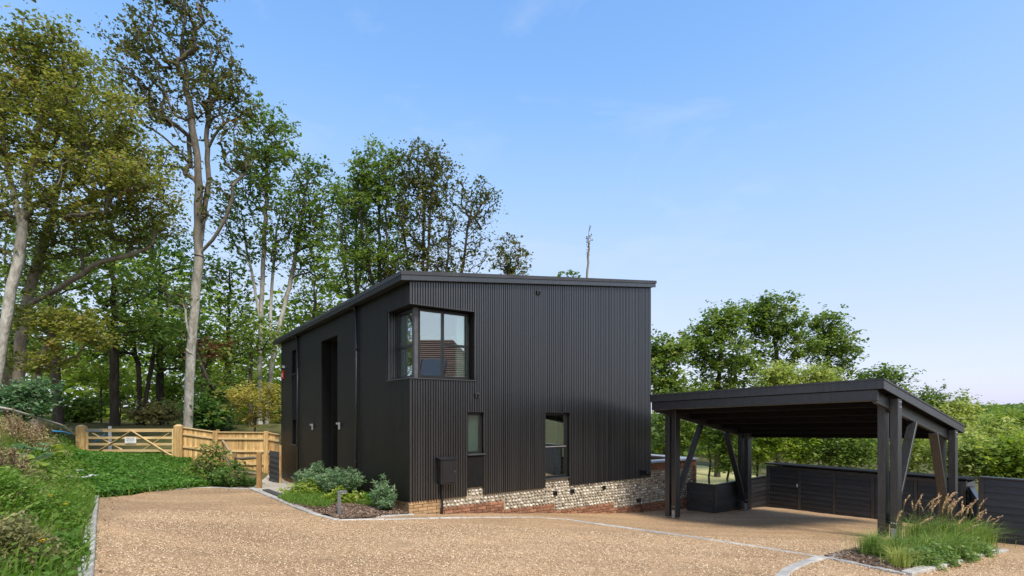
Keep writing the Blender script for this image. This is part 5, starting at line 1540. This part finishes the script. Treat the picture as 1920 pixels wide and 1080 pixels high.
def leafy(label, base, r, h, n, leaf, seed, size=.08, group='leafy weeds in the bed', flowers=0):
    rng = np.random.default_rng(seed)
    d = rng.normal(0, 1, (n, 3)); d /= np.linalg.norm(d, axis=1)[:, None]; d[:, 2] = np.abs(d[:, 2])
    C = d * (rng.uniform(.15, 1, n) ** .5 * (1 + .2 * np.sin(d[:, 0] * 6 + seed)))[:, None] * [r, r, h]
    V, F = leaf_quads(C, size, rng, .7, 1.5)
    o = tag(empty('leafy_plant', base), label, 'plant', group)
    link('foliage', mesh_np('foliage', V, F, leaf, np.clip(rng.normal(.55, .22, n), 0, 1)), o)
    mb = MB()
    for k in range(6):
        t = C[rng.integers(n)]; mb.tube([(0, 0, -.05), tuple(t * .55 + [0, 0, .03]), tuple(t)], .006, 4)
    mb.build('stem', LF['grass'], o)
    for k in range(flowers):
        t = C[rng.integers(n)] * 1.12; t[2] = abs(t[2]) + .05
        V, F = leaf_quads(t + rng.normal(0, .018, (9, 3)), .05, rng, .8, 1.2)
        link('flower', mesh_np('flower', V, F, LF['flower'], rng.uniform(0, 1, 9)), o)
leafy('white flowered leafy plant at the path side of the bed', at_bed(-.95, 4.2), .44, .52, 900, LF['clover'], 320, .085, flowers=14)
leafy('leafy plant in the middle of the bed before the spurge', at_bed(-1.35, 3.4), .55, .40, 900, LF['bright'], 321, .08, flowers=5)
leafy('bright leafy plant beside the bollard light', at_bed(-.95, 1.9), .40, .34, 700, LF['bright'], 322, .08)
leafy('sprawling leafy plant along the path edge', at_bed(-1.5, 3.6), .34, .2, 420, LF['grass'], 323, .06)
leafy('spiky lime plant close to the bare mulch', at_bed(-.55, 1.75), .24, .28, 260, LF['lime'], 324, .08)
leafy('low green plant at the dark wall foot', at_bed(-.3, 1.75), .3, .30, 500, LF['clover'], 325, .08)

# grasses in the kerbed bed at right
plp = [tuple(p[:2]) for p in planter]
rng = np.random.default_rng(400)
x, y = scatter(plp, 5200, rng)
V, F = leaf_quads(with_z(x, y, .045), .05, rng, 1.0, 2.2)
tag(link('bark_mulch', mesh_np('bark_mulch', V, F, M['mulch'], rng.uniform(0, 1, len(F)))), 'bark mulch in the kerbed bed under the grasses', 'mulch', kind='stuff')
def tuft(label, px, py, r, h, n, seed, leaf, seeds=0, sh=1.0, name='grass_tuft', cat='grass', lean=1.05, wid=.009):
    rng = np.random.default_rng(seed)
    c = gp(px, py); z = g(c.x, c.y) + .02
    a = rng.uniform(0, 6.28, n); q = np.abs(rng.normal(0, .38, n)) * r * .7
    P = np.stack([q * np.cos(a), q * np.sin(a), np.zeros(n)], 1)
    V, F = blades(P, h * rng.uniform(.45, 1.3, n), np.full(n, wid), np.full(n, lean), rng, bend=.9, dirs=np.where(rng.uniform(0, 1, n) < .55, a, rng.normal(.1, .7, n)))
    o = tag(empty(name, (c.x, c.y, z)), label, cat, 'ornamental grasses by the carport')
    link('blades', mesh_np('blades', V, F, leaf, np.repeat(np.clip(rng.normal(.62, .2, n), 0, .97), 3)), o)
    for k in range(seeds):
        b0 = np.array([rng.normal(0, r * .2), rng.normal(0, r * .2), 0])
        d = rng.normal(.10, .13); e_ = rng.normal(0, .10)
        hh = sh * .86 * rng.uniform(.8, 1.1)
        p1 = b0 + [d * hh * .4, e_ * .4, hh * .7]; p2 = b0 + [d * hh, e_, hh]
        p3 = p2 + [.05 + d * .35, e_ * .3, .07]
        so = MB().tube([b0, p1, p2], .0035, 4).build('seed_stalk', LF['dry'], o)
        m = 40
        f = rng.uniform(0, 1, m)[:, None]
        st_ = p1 + (p2 - p1) * .55
        cc = (1 - f) ** 2 * st_ + 2 * f * (1 - f) * p2 + f ** 2 * p3 + rng.normal(0, .0045, (m, 3))
        dd = (p3 - st_) / np.linalg.norm(p3 - st_)
        V, F = leaf_quads(cc, .04, rng, .2, 3.5, dirs=np.tile(dd * 3, (m, 1)))
        link('seed_head', mesh_np('seed_head', V, F, LF['seed'], np.clip(rng.normal(.5, .25, m), 0, 1)), so)
tuft('upright dark grass tuft at the left of the kerbed bed', 1632, 1043, .42, .42, 420, 401, LF['grass'], 0)
tuft('fine grass tuft before the right front post', 1675, 1052, .5, .42, 500, 402, LF['grass'], 1, .75)
tuft('fountain grass tuft with tan plumes behind the post', 1720, 1026, .6, .55, 520, 403, LF['grass'], 9, .95)
tuft('fountain grass tuft thick with tan plumes mid bed', 1765, 1030, .65, .58, 560, 404, LF['grass'], 13, .98)
tuft('fountain grass tuft with arching plumes near the fence', 1805, 1026, .65, .58, 560, 405, LF['grass'], 12, .9)
tuft('fountain grass tuft at the right end of the kerbed bed', 1840, 1022, .55, .45, 480, 406, LF['grass'], 5, .6)
tuft('short yellowish grass tuft at the front kerb', 1685, 1066, .34, .32, 360, 407, LF['lime'], 0)
tuft('grass tuft filling the centre of the kerbed bed', 1740, 1048, .6, .42, 560, 408, LF['grass'], 1, .6)
tuft('grass tuft behind the low mounds', 1790, 1044, .6, .42, 560, 409, LF['grass'], 2, .6)
for i, (px, py, lab) in enumerate([(1722, 1062, 'low feathery mound at the front of the kerbed bed'), (1758, 1057, 'low feathery mound beside the front one'), (1795, 1050, 'low feathery mound toward the right kerb'), (1828, 1040, 'low feathery mound at the right kerb end')]):
    c = gp(px, py)
    leafy(lab, Vector((c.x, c.y, g(c.x, c.y) + .02)), .30, .26, 1100, LF['mound'], 420 + i, .05, 'low mounds by the carport')

# loose chips over the gravel near the viewer and drifting weeds at its edges
rng = np.random.default_rng(500)
fore = [(-4.2, 4.6), (7.5, 4.6), (8.5, 10), (-7.5, 10.5)]
x, y = scatter(fore, 60000, rng)
k = inside([tuple(p[:2]) for p in gravel_poly], x, y)
kb = ~inside(plp, x, y)
x, y = x[k & kb], y[k & kb]
P = with_z(x, y, .008); n = len(P)
s = rng.uniform(.006, .013, n)[:, None, None]
tet = np.array([(1, 0, -.3), (-.5, .87, -.3), (-.5, -.87, -.3), (0.1, 0, .7)])
a = rng.uniform(0, 6.28, n)
ca, sa = np.cos(a)[:, None], np.sin(a)[:, None]
T = np.stack([tet[:, 0] * ca - tet[:, 1] * sa, tet[:, 0] * sa + tet[:, 1] * ca, np.tile(tet[:, 2], (n, 1))], 2) * s * rng.uniform(.7, 1.3, (n, 1, 3))
V = (P[:, None] + T).reshape(-1, 3)
b4 = (np.arange(n) * 4)[:, None]
F = np.concatenate([b4 + [0, 1, 3], b4 + [1, 2, 3], b4 + [2, 0, 3]], 1).reshape(-1, 3)
tag(link('gravel_chips', mesh_np('gravel_chips', V, F, M['stones'], np.repeat(rng.uniform(0, 1, n), 3))), 'loose golden chips scattered over the drive', 'gravel', kind='stuff')

# fallen leaves and crumbs along the kerbs
rng = np.random.default_rng(510)
C = []
for a, b, m in ((k_near, k_far, 150), (bed_kerb[0], bed_kerb[3], 60), (strip_kerb[0], strip_kerb[2], 30), (planter[0], planter[1], 50), (planter[1], planter[2], 40), (lawn_edge[1], lawn_edge[3], 90)):
    f = rng.uniform(0, 1, m)
    nrm_ = np.array([(b - a).y, -(b - a).x]); nrm_ /= np.linalg.norm(nrm_)
    o_ = np.abs(rng.normal(.08, .16, m))
    C.append(np.stack([a.x + (b.x - a.x) * f + nrm_[0] * o_, a.y + (b.y - a.y) * f + nrm_[1] * o_], 1))
C.append(np.stack([rng.uniform(-5, 6, 70), rng.uniform(5.2, 11, 70)], 1))
C = np.concatenate(C)
C = C[inside([tuple(p[:2]) for p in gravel_poly], C[:, 0], C[:, 1])]
V, F = leaf_quads(with_z(C[:, 0], C[:, 1], .022), .032, rng, 1.2, 1.5)
tag(link('fallen_leaves', mesh_np('fallen_leaves', V, F, M['mulch'], rng.uniform(0, 1, len(F)))), 'fallen leaves scattered on the gravel along the kerbs', 'leaves', kind='stuff')
